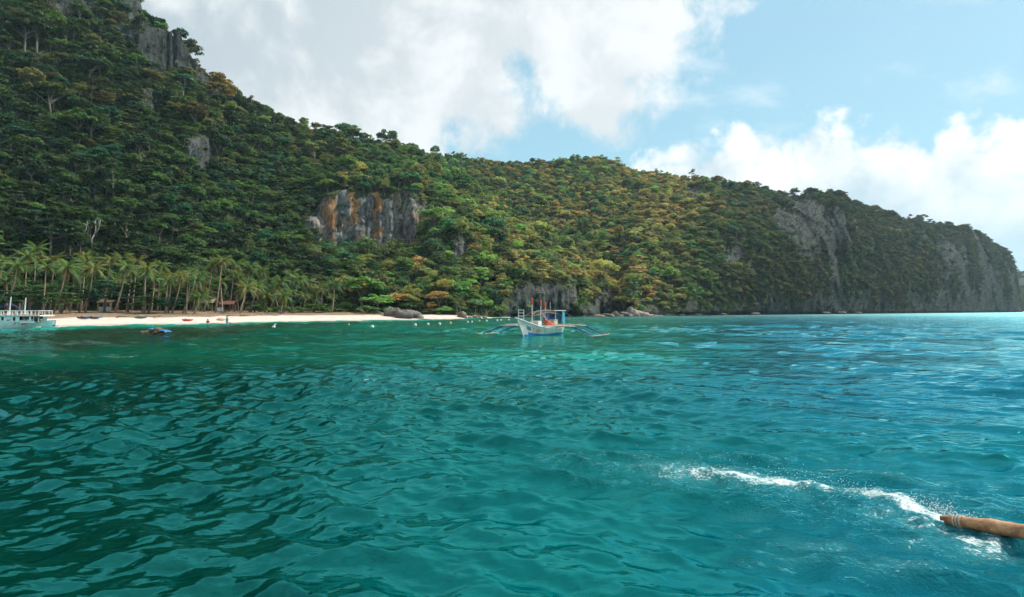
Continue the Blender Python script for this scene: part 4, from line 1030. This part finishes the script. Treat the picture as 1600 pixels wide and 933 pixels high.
kayak('kayak', on_beach(293, 5.0), .4, 1.75, .62, RED, 'red kayak lying on the open white sand', GK)
kayak('kayak', on_beach(345.5, 4.8), .7, 1.7, .62, YELLOW, 'orange yellow kayak on the sand right of the red one', GK)
kayak('rowboat', on_beach(131, 10.5), .1, 2.2, .7, BLACKC, 'dark canoe with blue cover at the left end of the sand', GK, tarp=TARPB)
kayak('rowboat', on_beach(147, 10.0), .5, 1.6, .7, BLACKC, 'second dark canoe with blue cover, right of the first one', GK, tarp=TARPB)

# ------------------------------------------------------------------ driftwood
for i, (px, off, L, a) in enumerate(((236, 12, 3.2, .2), (246, 12, 2.4, -.5), (193, 12, 2.6, .1), (383, 14, 2.2, .2), (360, 13, 2.0, -.3))):
    p = on_beach(px, off); mb = MB(); g = random.Random(i)
    mb.tube([(-L / 2, 0, .1), (-L / 6, .1, .25 + .1 * g.random()), (L / 5, -.05, .22), (L / 2, .1, .45 * g.random() + .1)], [.11, .13, .10, .05], 6)
    mb.tube([(L / 8, 0, .2), (L / 4, .3, .6)], [.06, .03], 5); mb.tube([(-L / 4, 0, .2), (-L / 3, -.2, .5)], [.06, .03], 5)
    o = mb.build('driftwood', WOOD, None, True); o.location = p; o.rotation_euler = (0, 0, a)
    tag(o, f'{ordn(sorted((236, 246, 193, 383, 360)).index(px))} from left of the driftwood logs along the upper beach', 'driftwood', 'driftwood on the beach')

# ------------------------------------------------------------------ huts
def hut(px, off, w, d, h, roofm, label, wallm=None, rise=.7, cat='hut'):
    p = on_beach(px, off); e = empty('beach_hut', p, rnd.uniform(-.1, .1))
    for sx in (-1, 1):
        for sy in (-1, 1):
            mb = MB(); mb.tube([(sx * w / 2, sy * d / 2, -.2), (sx * w / 2, sy * d / 2, h)], .06, 6); mb.build('post', WOOD, e)
    mb = MB(); o_ = .35
    for s in (-1, 1):
        a = [(-w / 2 - o_, s * (d / 2 + o_), h - .15), (w / 2 + o_, s * (d / 2 + o_), h - .15), (w / 2 + o_ * .7, 0, h + rise), (-w / 2 - o_ * .7, 0, h + rise)]
        b = [(x, y, z - .12) for x, y, z in a]
        mb.loft([a, b], closed=True, cap=True)
    mb.build('roof', roofm, e)
    mb = MB(); mb.box((0, d / 2, .55), (w, .06, .1)); mb.box((0, d / 2, 1.0), (w, .06, .08)); mb.build('rail', WOOD, e)
    mb = MB(); mb.box((0, 0, .72), (w * .6, d * .4, .05)); mb.box((-w * .2, 0, .35), (.08, .3, .7)); mb.box((w * .2, 0, .35), (.08, .3, .7)); mb.build('table', WOOD, e)
    if wallm:
        mb = MB(); mb.box((0, -d / 2 - .06, .62), (w * .95, .04, .85)); mb.build('wall_panel', wallm, e)
    return tag(e, label, cat, 'huts behind the beach')
PALE_ROOF = simple('pale_roof', (0.42, 0.36, 0.28), 0.9)
hut(170, 40, 3.0, 2.2, 2.2, THATCH, 'dark thatched shelter with pale blue front panel behind the left palms', PALE_BLUE)
hut(328, 42, 2.6, 2.2, 2.3, PALE_ROOF, 'open hut with pale roof right of the short drooping palm')
hut(357, 36, 2.8, 2.2, 2.0, simple('brown_roof', (0.16, 0.07, 0.05), 0.9), 'low open hut with brown roof near the orange kayak')
e = empty('notice_board', on_beach(343.5, 32)); mb = MB(); mb.box((0, 0, .75), (1.35, .05, .75)); mb.build('board', WHITE, e)
for s in (-1, 1): mb = MB(); mb.tube([(s * .5, .06, -.1), (s * .5, .06, 1.15)], .04, 5); mb.build('post', WOOD, e)
mb = MB(); mb.loft([[Vector((.28 + .2 * math.cos(a) * r, -.03, .75 + .22 * math.sin(a) * r)) for a in np.linspace(0, 6.283, 12, endpoint=False)] for r in (1, .45)]); mb.build('emblem', TEAL, e)
tag(e, 'white board with teal mark standing between the two huts', 'board')

# ------------------------------------------------------------------ the outrigger boat in the middle
def outrigger_boat():
    Y = Y_water(526.5); a = R(26)
    e = empty('outrigger_boat', (0, 0, 0)); L = 8.8
    # local frame: +x bow, +y to port, bow turned towards the camera and a little left
    fwd = Vector((-math.sin(a), -math.cos(a), 0)); rz = math.atan2(fwd.y, fwd.x)
    bow = Vector((X_at(820.5, Y), Y, 0)); e.location = bow - fwd * 4.1; e.rotation_euler = (0, 0, rz)
    n = 25; top, mid, bot, chine = [], [], [], []
    def sec(t):             # t 0 stern .. 1 bow
        x = -L / 2 + L * t
        sheer = .78 + .10 * (1 - t) ** 2 + .95 * max(0, (t - .58) / .42) ** 2.0
        beam = .86 * (1 - max(0, (t - .45) / .55) ** 2.3) * (1 - .35 * max(0, (.25 - t) / .25) ** 2) + .02
        rake = 1.5 * max(0, (t - .6) / .4) ** 2      # stem leans forward at the top
        return x, sheer, beam, rake
    def ring(t, z0, z1, steps, inset=0.0):
        x, sh, b, rk = sec(t); P = []
        for s in (1, -1):
            pass
        return x, sh, b, rk
    def prof(t, zf):        # half breadth and x shift at height fraction
        x, sh, b, rk = sec(t); z = -.35 + (sh + .35) * zf
        w = b * (.30 + .70 * min(1, zf * 1.15) ** .75) if zf > 0 else .04
        return Vector((x + rk * max(0, z) / 1.7, w, z))
    ZW = [0, .12, .3, .45, .58, .72, .86, 1.0]
    hull = MB()
    for s in (1, -1):
        for i in range(n - 1):
            t0, t1 = i / (n - 1), (i + 1) / (n - 1)
            for j in range(len(ZW) - 1):
                q = [prof(t0, ZW[j]), prof(t1, ZW[j]), prof(t1, ZW[j + 1]), prof(t0, ZW[j + 1])]
                for v in q: v.y *= s
                zc = sum(v.z for v in q) / 4; lim = .16 + .20 * max(0, (t0 - .5) / .5)
                hull.quad(*(q if s < 0 else q[::-1]), mi=1 if zc < lim else 0)
    # transom
    for j in range(len(ZW) - 1):
        p, q = prof(0, ZW[j]), prof(0, ZW[j + 1]); hull.quad(p, q, (q.x, -q.y, q.z), (p.x, -p.y, p.z))
    hull.build('hull', [HULL_PALE, BLUE], e)
    gun = MB()
    for s in (1, -1):
        pts = [prof(i / 24, 1.0) for i in range(25)]
        for p in pts: p.y = (p.y + .02) * s
        gun.tube(pts, .055, 6)
    gun.build('gunwale', WHITE, e, True)
    dk = MB()
    for i in range(n - 1):
        p, q = prof(i / 24, .93), prof((i + 1) / 24, .93); dk.quad((p.x, -p.y, p.z), (q.x, -q.y, q.z), (q.x, q.y, q.z), (p.x, p.y, p.z))
    dk.build('deck', WOOD, e)
    st = MB(); st.tube([prof(1, k / 5) * 1 for k in range(6)] + [prof(1, 1.0) + Vector((.28, -0.02, .06))], .06, 6); st.build('stem_post', WHITE, e, True)
    # painted name and emblem on the port bow (side turned to the camera's right)
    def on_side(t, zf, out=.012, s=1):
        p = prof(t, zf); return Vector((p.x, s * (p.y + out), p.z))
    S = 1
    em = MB()
    def patch(t0, t1, z0, z1, m, out, mi):
        m.quad(*[on_side(tt, zz, out, S) for tt, zz in ((t0, z0), (t1, z0 + .02), (t1, z1 + .02), (t0, z1))], mi=mi)
    patch(.875, .925, .56, .76, em, .012, 0); patch(.884, .917, .59, .74, em, .018, 1); em.build('emblem', [WOOD, TEAL], e)
    lt = MB()
    for k in range(6):
        t1 = .855 - .0235 * k; t0 = t1 - .017; zb = .55 - .005 * k
        patch(t0, t0 + .005, zb, zb + .19, lt, .014, 0); patch(t0, t1, zb + .15, zb + .19, lt, .0145, 0)
        if k % 2 == 0: patch(t1 - .005, t1, zb, zb + .19, lt, .0142, 0)
        if k % 3 != 1: patch(t0, t1, zb + .07, zb + .11, lt, .0147, 0)
        patch(t0 - .002, t1 + .001, zb - .045, zb - .02, lt, .0125, 1)
    lt.build('painted_name', [ORANGE, WOOD], e)
    # bow ladder
    ld = Vector(prof(.955, 1.0)); ld.y = 0
    for s in (-1, 1): mb = MB(); mb.tube([ld + Vector((-.1, s * .26, -.1)), ld + Vector((-.1, s * .26, .98))], .035, 6); mb.build('ladder_rail', WHITE, e)
    for k in range(4): mb = MB(); mb.tube([ld + Vector((-.1, -.30, .12 + .27 * k)), ld + Vector((-.1, .30, .12 + .27 * k))], .03, 6); mb.build('ladder_rung', WHITE, e)
    # masts with orange tops
    MA = [(2.75, .1, 3.62), (.7, .1, 3.45), (-.9, -.1, 3.25)]
    for x, y, h in MA:
        mb = MB(); mb.tube([(x, y, .5), (x, y, h - .6)], [.06, .05], 8); o = mb.build('mast', WHITE if x > 2 else WOOD if False else WHITE, e)
        q = MB(); q.tube([(x, y, h - .62), (x, y, h - .55), (x, y, h - .05), (x, y, h)], [.07, .095, .085, .05], 8); q.build('mast_cap', ORANGE, o)
    mb = MB(); mb.tube([(-3.4, -.6, 2.3), (-3.4, -.6, 3.3)], .02, 5); mb.build('antenna', WHITE, e)
    # roof frame, roof and hanging cloths
    for x in (.4, -1.6, -3.4):
        for s in (-.7, .7): mb = MB(); mb.tube([(x, s, .6), (x, s, 2.35)], .04, 6); mb.build('roof_post', WOOD if x > 0 else WHITE, e)
    mb = MB(); mb.box((-2.3, 0, 2.42), (3.1, 1.9, .06)); mb.build('roof', WHITE, e)
    mb = MB(); mb.box((-.1, 0, 2.26), (.08, 2.4, .08)); mb.tube([(2.75, .1, 2.0), (.4, -.6, 2.3), (-3.5, -.75, 2.3)], .04, 6); mb.tube([(2.75, .1, 1.9), (.5, .75, 2.25), (-1.5, .85, 2.1)], .04, 6); mb.tube([(2.75, -1.5, 1.85), (2.75, 1.3, 2.05)], .03, 6); mb.build('roof_beam', BAMBOO, e)
    def cloth(name, p0, p1, z0, z1, m, wav=.05, seed=0):
        c = MB(); rr = random.Random(seed); rings = []
        p0, p1 = Vector(p0 + (0,)), Vector(p1 + (0,)); nrm = Vector((-(p1 - p0).y, (p1 - p0).x, 0)).normalized()
        for i in range(9):
            t = i / 8; b = p0.lerp(p1, t); rings.append([b + nrm * (wav * math.sin(t * 14 + k * .5)) + Vector((0, 0, z1 + (z0 - z1) * k / 5 - .05 * math.sin(t * 3.14) * (k == 0))) for k in range(6)])
        c.loft(rings, closed=False); return c.build(name, m, e, True)
    cloth('curtain', (-3.0, .92), (-3.7, .92), 1.0, 2.36, CYAN, .04, 1); cloth('curtain', (-3.75, .92), (-3.75, -.9), .95, 2.36, CYAN, .05, 2)
    cloth('hanging_cloth', (.3, -.72), (.3, -.1), 1.35, 2.2, TEAL, .05, 3); cloth('hanging_cloth', (-.9, -.3), (-.9, .5), 1.25, 2.3, BLUE2, .06, 4); cloth('hanging_cloth', (-1.7, -.2), (-1.7, .8), 1.6, 2.3, TARPB, .06, 5)
    fl = MB(); fl.loft([[Vector((.35, .18 + .12 * i, 2.2 - .14 * i - .1 * j * (1 if i < 5 else .4))) + Vector((.03 * math.sin(i + j), 0, 0)) for j in range(4)] for i in range(7)], closed=False); fl.build('white_cloth', WHITEC, e, True)
    # engine box, life vests, small wheelhouse, red cover, planks
    mb = MB(); mb.box((1.75, .05, 1.12), (.8, .85, .62)); mb.build('engine_box', WHITE, e)
    for k in range(4):
        v = MB(); c = Vector((1.0 - .1 * (k % 2), .66 + .10 * (k % 2), .92 + .17 * k)); v.loft([[c + Vector((.13 * rr * math.cos(t * .785), .19 * rr * math.sin(t * .785), zz)) for t in range(8)] for rr, zz in ((.6, -.09), (1, -.04), (1, .04), (.6, .09))], cap=True); v.build('life_vest', ORANGE if k % 2 else YELLOW if False else ORANGE, e, True)
    mb = MB(); mb.box((-.6, .45, 1.18), (.08, .95, .62)); mb.box((-1.1, .45, 1.50), (1.0, 1.0, .05)); mb.box((-1.1, .92, 1.18), (1.0, .06, .62)); wh = mb.build('wheelhouse', simple('cream_paint', (0.66, 0.52, 0.36), .6), e)
    for k in (0, 1): mb = MB(); mb.box((-.55, .22 + .42 * k, 1.25), (.03, .2, .16)); mb.build('window', DARK, wh)
    mb = MB(); mb.loft([[Vector((.25 - .15 * i, .62 + .06 * i, .98 + (.52 - .05 * abs(i - 1.5)) * math.sin(k * .45) * (1 - .10 * i))) + Vector((.28 * math.cos(k * .45), 0, 0)) for k in range(8)] for i in range(7)], closed=False); mb.build('red_cover', RED, e, True)
    mb = MB(); mb.box((-2.4, .55, 1.0), (1.9, .5, .1)); mb.box((-2.4, .85, .78), (2.2, .08, .35)); mb.build('side_plank', simple('tan_plank', (0.50, 0.36, 0.22), .7), e)
    # outrigger booms, blue end arms and bamboo floats
    for x in (1.6, -1.7):
        for s in (-1, 1):
            b = MB(); b.tube([(x, 0, .92), (x, s * 2.2, .98), (x, s * 3.9, .94)], [.075, .068, .055], 8); o = b.build('boom', WHITE, e, True)
            c = MB(); c.tube([(x, s * 3.6, .93), (x, s * 4.3, .70), (x, s * 5.1, .38), (x, s * 5.8, .10)], [.06, .055, .05, .04], 7); c.build('boom_arm', BLUE2, o, True)
            c = MB(); c.tube([(x - .5, s * 3.6, .93), (x - .45, s * 4.5, .58), (x - .4, s * 5.5, .16)], [.04, .04, .035], 6); c.build('boom_brace', BLUE2, o, True)
    for s in (-1, 1):
        b = MB(); b.tube([(3.1, s * 5.8, .24), (2.4, s * 5.82, .10), (0, s * 5.85, .08), (-2.6, s * 5.82, .08), (-3.2, s * 5.8, .16)], [.03, .055, .062, .055, .04], 8); b.build('outrigger_float', BAMBOO, e, True)
        b = MB(); b.tube([(1.6, s * 3.3, 1.05), (-1.7, s * 3.3, 1.05)], .04, 6); b.tube([(1.6, s * 2.2, 1.08), (-1.7, s * 2.2, 1.08)], .04, 6); b.build('outrigger_walkway', BAMBOO, e)
        for x, tp in ((1.6, (2.75, .1, 2.2)), (-1.7, (-.9, -.1, 2.6))):
            r = MB(); r.tube([tp, Vector(tp).lerp(Vector((x, s * 4.1, .95)), .5) + Vector((0, 0, -.06)), (x, s * 4.1, .95)], .016, 4); r.build('stay_rope', ROPE, e)
        r = MB(); r.tube([(-3.4, s * .7, 2.35), (-1.7, s * 4.0, .98)], .022, 4); r.build('stay_rope', ROPE, e)
    r = MB(); r.tube([(2.75, .1, 2.35), (.7, .1, 2.2), (-.9, -.1, 2.5), (-3.4, -.6, 2.4)], .014, 4); r.tube([(4.5, 0, 1.9), (2.75, .1, 2.3)], .014, 4); r.build('ridge_rope', ROPE, e)
    tag(e, 'white and blue outrigger boat with orange-topped masts moored off the shore', 'boat')
outrigger_boat()

# ------------------------------------------------------------------ the white passenger boat at the left edge
def passenger_boat():
    Y = Y_water(514.5); x1 = X_at(71, Y); e = empty('passenger_boat', (x1, Y, 0))
    # +x towards the bow (right), boat lies across the view
    s_ = Y / F                       # metres per pixel
    n = 22; L = 11.0
    def st(t):                        # t 0 stern (left) .. 1 bow (right)
        x = -L + L * t; keel = -.25 + .80 * max(0, (t - .45) / .55) ** 1.7; sheer = 1.05 + .50 * max(0, (t - .62) / .38) ** 1.6
        b = 1.15 * (1 - max(0, (t - .55) / .45) ** 2.2) + .03; return x, keel, sheer, b
    h = MB(); Zf = [0, .25, .5, .75, 1.0]
    def pr(t, f):
        x, kz, sz, b = st(t); return Vector((x + .25 * f * t ** 6, b * (.45 + .55 * f ** .6), kz + (sz - kz) * f))
    for s in (-1, 1):
        for i in range(n - 1):
            for j in range(4):
                q = [pr(i / (n - 1), Zf[j]), pr((i + 1) / (n - 1), Zf[j]), pr((i + 1) / (n - 1), Zf[j + 1]), pr(i / (n - 1), Zf[j + 1])]
                for v in q: v.y *= s
                h.quad(*(q if s < 0 else q[::-1]))
    for i in range(n - 1):
        p, q = pr(i / (n - 1), 0), pr((i + 1) / (n - 1), 0); h.quad((p.x, -p.y, p.z), (p.x, p.y, p.z), (q.x, q.y, q.z), (q.x, -q.y, q.z))
    h.build('hull', simple('white_hull', (0.80, 0.84, 0.86), .4, grime=.08), e)
    d = MB()
    for i in range(n - 1):
        p, q = pr(i / (n - 1), .8), pr((i + 1) / (n - 1), .8); d.quad((p.x, -p.y, p.z), (q.x, -q.y, q.z), (q.x, q.y, q.z), (p.x, p.y, p.z))
    d.build('deck', WOOD, e)
    r = MB(); r.box((-1.4, -1.17, .95), (1.9, .05, .32)); r.build('white_bulwark', WHITE, e)
    # cabin side towards the camera, openings left between panels
    ybd = -1.08
    def panel(xa, xb, za, zb, y=ybd, th=.05):
        m = MB(); m.box(((xa + xb) / 2, y, (za + zb) / 2), (xb - xa, th, zb - za)); return m
    def xp(px): return X_at(px, Y) - x1
    PB = simple('cabin_paint', (0.76, 0.82, 0.86), .5, grime=.08)
    zt = Z_at(494.0, Y); zl = .95
    for a, b, c, dd in ((-30, 12, zl, zl + .08), (11, 13, zl, zt), (17, 31, zl, zt), (13, 17, zl, 1.15), (13, 17, zt - .1, zt), (31, 35, zt - .12, zt), (31, 35, zl, 1.08), (35, 41, zl, zt), (56, 59, zl, zt)):
        m = panel(xp(a), xp(b), c, dd); m.build('cabin_panel', PB, e)
    for px in (-20, -6, 62, 70):
        m = MB(); m.tube([(xp(px), ybd, 1.0), (xp(px + (1 if px > 60 else 0)), ybd, zt)], .04, 6); m.build('post', WHITE, e)
    m = MB(); m.box((xp(14), 1.0, 1.45), (xp(58) - xp(-30), .05, .8)); m.build('far_side_wall', DARK, e)
    m = MB(); m.box((xp(33), 0, zt + .03), (xp(74) - xp(-8), 2.5, .09)); m.build('roof', WHITE, e)
    m = MB(); m.box((xp(18), -1.28, zt + .05), (xp(42) - xp(-8), .06, .12)); m.build('roof_stripe', PALE_BLUE, e)
    m = MB(); m.box((xp(24), ybd - .035, Z_at(500.2, Y)), (.40, .015, .2)); m.box((xp(28), ybd - .035, Z_at(498.5, Y)), (.12, .015, .12)); m.build('small_sign', simple('grey_lettering', (0.25, 0.32, 0.36), .6), e)
    # roof-deck railing
    zr = Z_at(485.6, Y)
    for yy in (-1.15, 1.15):
        for z in (zr, zt + .1):
            m = MB(); m.tube([(xp(-20), yy, z), (xp(72), yy, z)], .035, 6); m.build('handrail', WHITE, e)
        for px in (-14, -6, 1, 5, 13, 23, 31, 38, 44, 51.5, 55, 59, 66, 71):
            m = MB(); m.box((xp(px), yy, (zr + zt) / 2), (.06 if px not in (13, 38) else .16, .05, zr - zt)); m.build('railing_post', WHITE, e)
    for k, z in enumerate((zr, zt + .1)): m = MB(); m.tube([(xp(72), -1.15, z), (xp(72), 1.15, z)], .035, 6); m.build('handrail', WHITE, e)
    for px0, px1, top in ((16, 19.3, 464), (40, 42.3, 465.5)):
        m = MB(); m.tube([(xp(px0), -.2, zt), (xp(px1), -.2, Z_at(top, Y))], [.085, .06], 8); m.build('mast', WHITE, e)
    m = MB(); pk = Vector((xp(17.8), -.2, Z_at(474, Y)))
    for px in (-12, 2, 30, 36): m.tube([pk, (xp(px), -.9 if px < 10 else .6, zr)], .014, 4)
    m.tube([(xp(41.8), -.2, Z_at(473, Y)), (xp(30), .5, zr)], .012, 4); m.build('stay_rope', BLUE2, e)
    m = MB(); m.tube([(xp(53), -1.2, .9), (xp(57), -1.5, .35), (xp(66), -2.2, .02)], .02, 4); m.build('mooring_line', ROPE, e)
    for yy in (-3.0,):
        pass
    tag(e, 'long white passenger boat with railed roof deck at the left edge', 'boat')
    GP = 'passengers on the white boat'
    def on(px, dy, z): return (X_at(px, Y), Y + max(dy, -.5), z)
    person('person', 'passenger in bright green leaning at the boat window', on(32.3, -1.0, .95), 3.0, 'sit', GREENC, GP, .95, BLACKC)
    person('person', 'passenger in red sitting in the wide opening of the boat', on(47.5, -.75, .92), 2.9, 'sit', REDC, GP, 1.0, BLACKC)
    person('person', 'passenger in white sitting left of the one in red', on(43.4, -.45, .95), 3.4, 'sit', WHITEC, GP, 1.0, REDC)
    person('person', 'passenger in pink sitting near the bow of the boat', on(61.4, -.6, 1.05), 2.8, 'sit', PINKC, GP, .92, BLACKC)
    person('person', 'passenger farthest forward at the bow, in dark top', on(67.6, -.4, 1.12), 3.4, 'sit', BLACKC, GP, .92, PINKC)
    person('person', 'passenger in white at the leftmost opening of the boat', on(4, -.6, .8), 3.1, 'sit', WHITEC, GP, .95, BLACKC)
passenger_boat()

# a small white dinghy lying at the water's edge right of the passenger boat, and its tender float
def dinghy():
    Y = float(shore(77)) - 2.2; e = empty('dinghy', (X_at(76.5, Y), Y, 0)); m = MB(); rings = []
    for i in range(11):
        t = -1 + 2 * i / 10; w = .62 * (1 - .75 * max(0, t) ** 2.2); z1 = 1.05 + .12 * max(0, t)
        rings.append([Vector((t * .78 + (.16 if t > 0 else -.1) * (f if f > 0 else 0), w * s * (.55 + .45 * f), z1 * f - .12)) for s, f in ((-1, 1), (-1, .5), (-1, .0), (1, .0), (1, .5), (1, 1))])
    m.loft(rings, closed=False); m.build('hull', simple('dinghy_white', (0.70, 0.73, 0.76), .45, grime=.06), e)
    m = MB(); m.quad(*[rings[0][i] for i in (0, 2, 3, 5)]); m.build('transom', WHITE, e)
    m = MB(); m.tube([r[0] for r in rings] + [r[5] for r in reversed(rings)], .04, 6); m.build('gunwale', WHITE, e)
    for k in (-.3, .25): m = MB(); m.box((k, 0, .7), (.2, .95, .04)); m.build('thwart', WOOD, e)
    tag(e, 'small white dinghy at the water edge right of the passenger boat', 'dinghy')
    Yf = Y_water(511.8); f = kayak('float_board', (X_at(88.5, Yf), Yf, -.12), .1, .95, .5, WHITE, 'small white float with dark top beside the dinghy', None); f['category'] = 'float'
dinghy()

# ------------------------------------------------------------------ bamboo float of our own boat, lower right
def own_float():
    p0 = Vector((X_at(1478, Y_water(816)), Y_water(816), .03)); p1 = Vector((X_at(1600, Y_water(850)), Y_water(850) + .05, .10)); d = (p1 - p0)
    e = empty('bamboo_float', p0); u = d.normalized(); N = 40; Lg = 3.6; r0 = .080; pts, rad = [], []
    for i in range(N + 1):
        s = Lg * i / N; q = u * s; q.z = .0 + .085 * min(1, s / .9) + .02 * math.sin(s * 2); nod = (s % .42) / .42
        pts.append(q); rad.append(r0 * (.62 + .38 * min(1, s / .5) ** .7) * (1.13 if min(nod, 1 - nod) < .10 else 1.0))
    m = MB(); m.tube(pts, rad, 14); m.build('culm', BAMBOO_NEAR, e, True)
    k = MB(); k.tube([pts[0] + Vector((-.05, .02, .012)), pts[3] + Vector((0, .02, .02))], [.028, .042], 10); k.build('broken_tip', BAMBOO_NEAR, e, True)
    for s in (.16, 1.7):
        i = int(s / Lg * N); t = (pts[i + 1] - pts[i]).normalized(); a = Vector((0, 0, 1)); a = (a - t * a.dot(t)).normalized(); b = t.cross(a); m = MB()
        m.tube([pts[i] + t * (.10 * w / 36) + (a * math.cos(w * .55) + b * math.sin(w * .55)) * (rad[i] + .008) for w in range(36)], .009, 5); m.build('lashing', ROPE_PALE, e)
    tag(e, 'wet brown bamboo outrigger float cutting the foam at the lower right', 'outrigger float')
    return pts
def bamboo_near():
    m, k = mat('wet_bamboo'); g = k.n('ShaderNodeNewGeometry').outputs['Position']
    n = k.noise(g, 7, 6, .65); n2 = k.noise(g, 40, 4, .6)
    c = k.ramp(n, [(.3, (.16, .07, .028)), (.5, (.42, .21, .09)), (.7, (.60, .38, .20))])
    c = k.mix(k.ss(n2, .55, .75, 0, .5), c, rgb(.55, .42, .3))
    bp = k.n('ShaderNodeBump', None, Height=n2, Strength=.4, Distance=.02)
    b = k.n('ShaderNodeBsdfPrincipled', None, Base_Color=c, Roughness=.28, Normal=bp.outputs[0]); k.n('ShaderNodeOutputMaterial', None, Surface=b.outputs[0]); return m
BAMBOO_NEAR = bamboo_near(); ROPE_PALE = simple('pale_rope', (.55, .5, .4), .8)
own_float()

# spray: droplets and foam crumbs thrown up along the wake
def spray():
    g = np.random.default_rng(8); L = WAKE[1:9]; seg = np.diff(L, axis=0); ln = np.hypot(seg[:, 0], seg[:, 1]); cum = np.concatenate([[0], np.cumsum(ln)])
    n = 1000; s = cum[-1] * g.random(n) ** 2.2; i = np.clip(np.searchsorted(cum, s) - 1, 0, len(seg) - 1); t = (s - cum[i]) / ln[i]
    p = L[i] + seg[i] * t[:, None]; w = .05 + .16 * s[:, None]
    p = p + g.normal(size=(n, 2)) * np.minimum(w, .55)
    near = np.exp(-s / .6); z = .03 + np.abs(g.normal(size=n)) * (.02 + .06 * near)
    # splash around the pole itself
    m = 600; q = WAKE[1] + (WAKE[0] - WAKE[1]) * (g.random((m, 1)) * 1.6 - .1) + g.normal(size=(m, 2)) * np.array((.09, .12)); zq = .02 + np.abs(g.normal(size=m)) * .045
    P = np.concatenate([np.column_stack([p, z]), np.column_stack([q, zq])]); r = .002 + .006 * g.random(len(P)) ** 2
    O = np.array([(1, 0, 0), (-1, 0, 0), (0, 1, 0), (0, -1, 0), (0, 0, 1), (0, 0, -1)], float)
    Fo = np.array([(0, 2, 4), (2, 1, 4), (1, 3, 4), (3, 0, 4), (2, 0, 5), (1, 2, 5), (3, 1, 5), (0, 3, 5)])
    V = (P[:, None] + O[None] * r[:, None, None] * np.array((1.3, 1.3, .8))).reshape(-1, 3); Fq = (Fo[None] + 6 * np.arange(len(P))[:, None, None]).reshape(-1, 3)
    me = mesh_np('spray', V, Fq, True); me.materials.append(simple('foam_white', (.80, .86, .87), .25, .5, grime=.02))
    o = link(bpy.data.objects.new('spray', me)); o['kind'] = 'stuff'; o['label'] = 'white drops of spray along the wake of the bamboo float'
spray()

# ------------------------------------------------------------------ moist air
if HAZE > 0:
    mb = MB(); mb.box((300, 3400, 158), (17000, 7700, 326)); m = bpy.data.materials.new('haze'); m.use_nodes = True; k = NT(m.node_tree)
    v = k.n('ShaderNodeVolumePrincipled', None, Color=rgb(.58, .86, 1.0), Density=HAZE, Anisotropy=.3); k.n('ShaderNodeOutputMaterial', None, Volume=v.outputs[0])
    o = mb.build('haze', m); o['kind'] = 'stuff'; o['label'] = 'thin bluish sea haze over the bay'
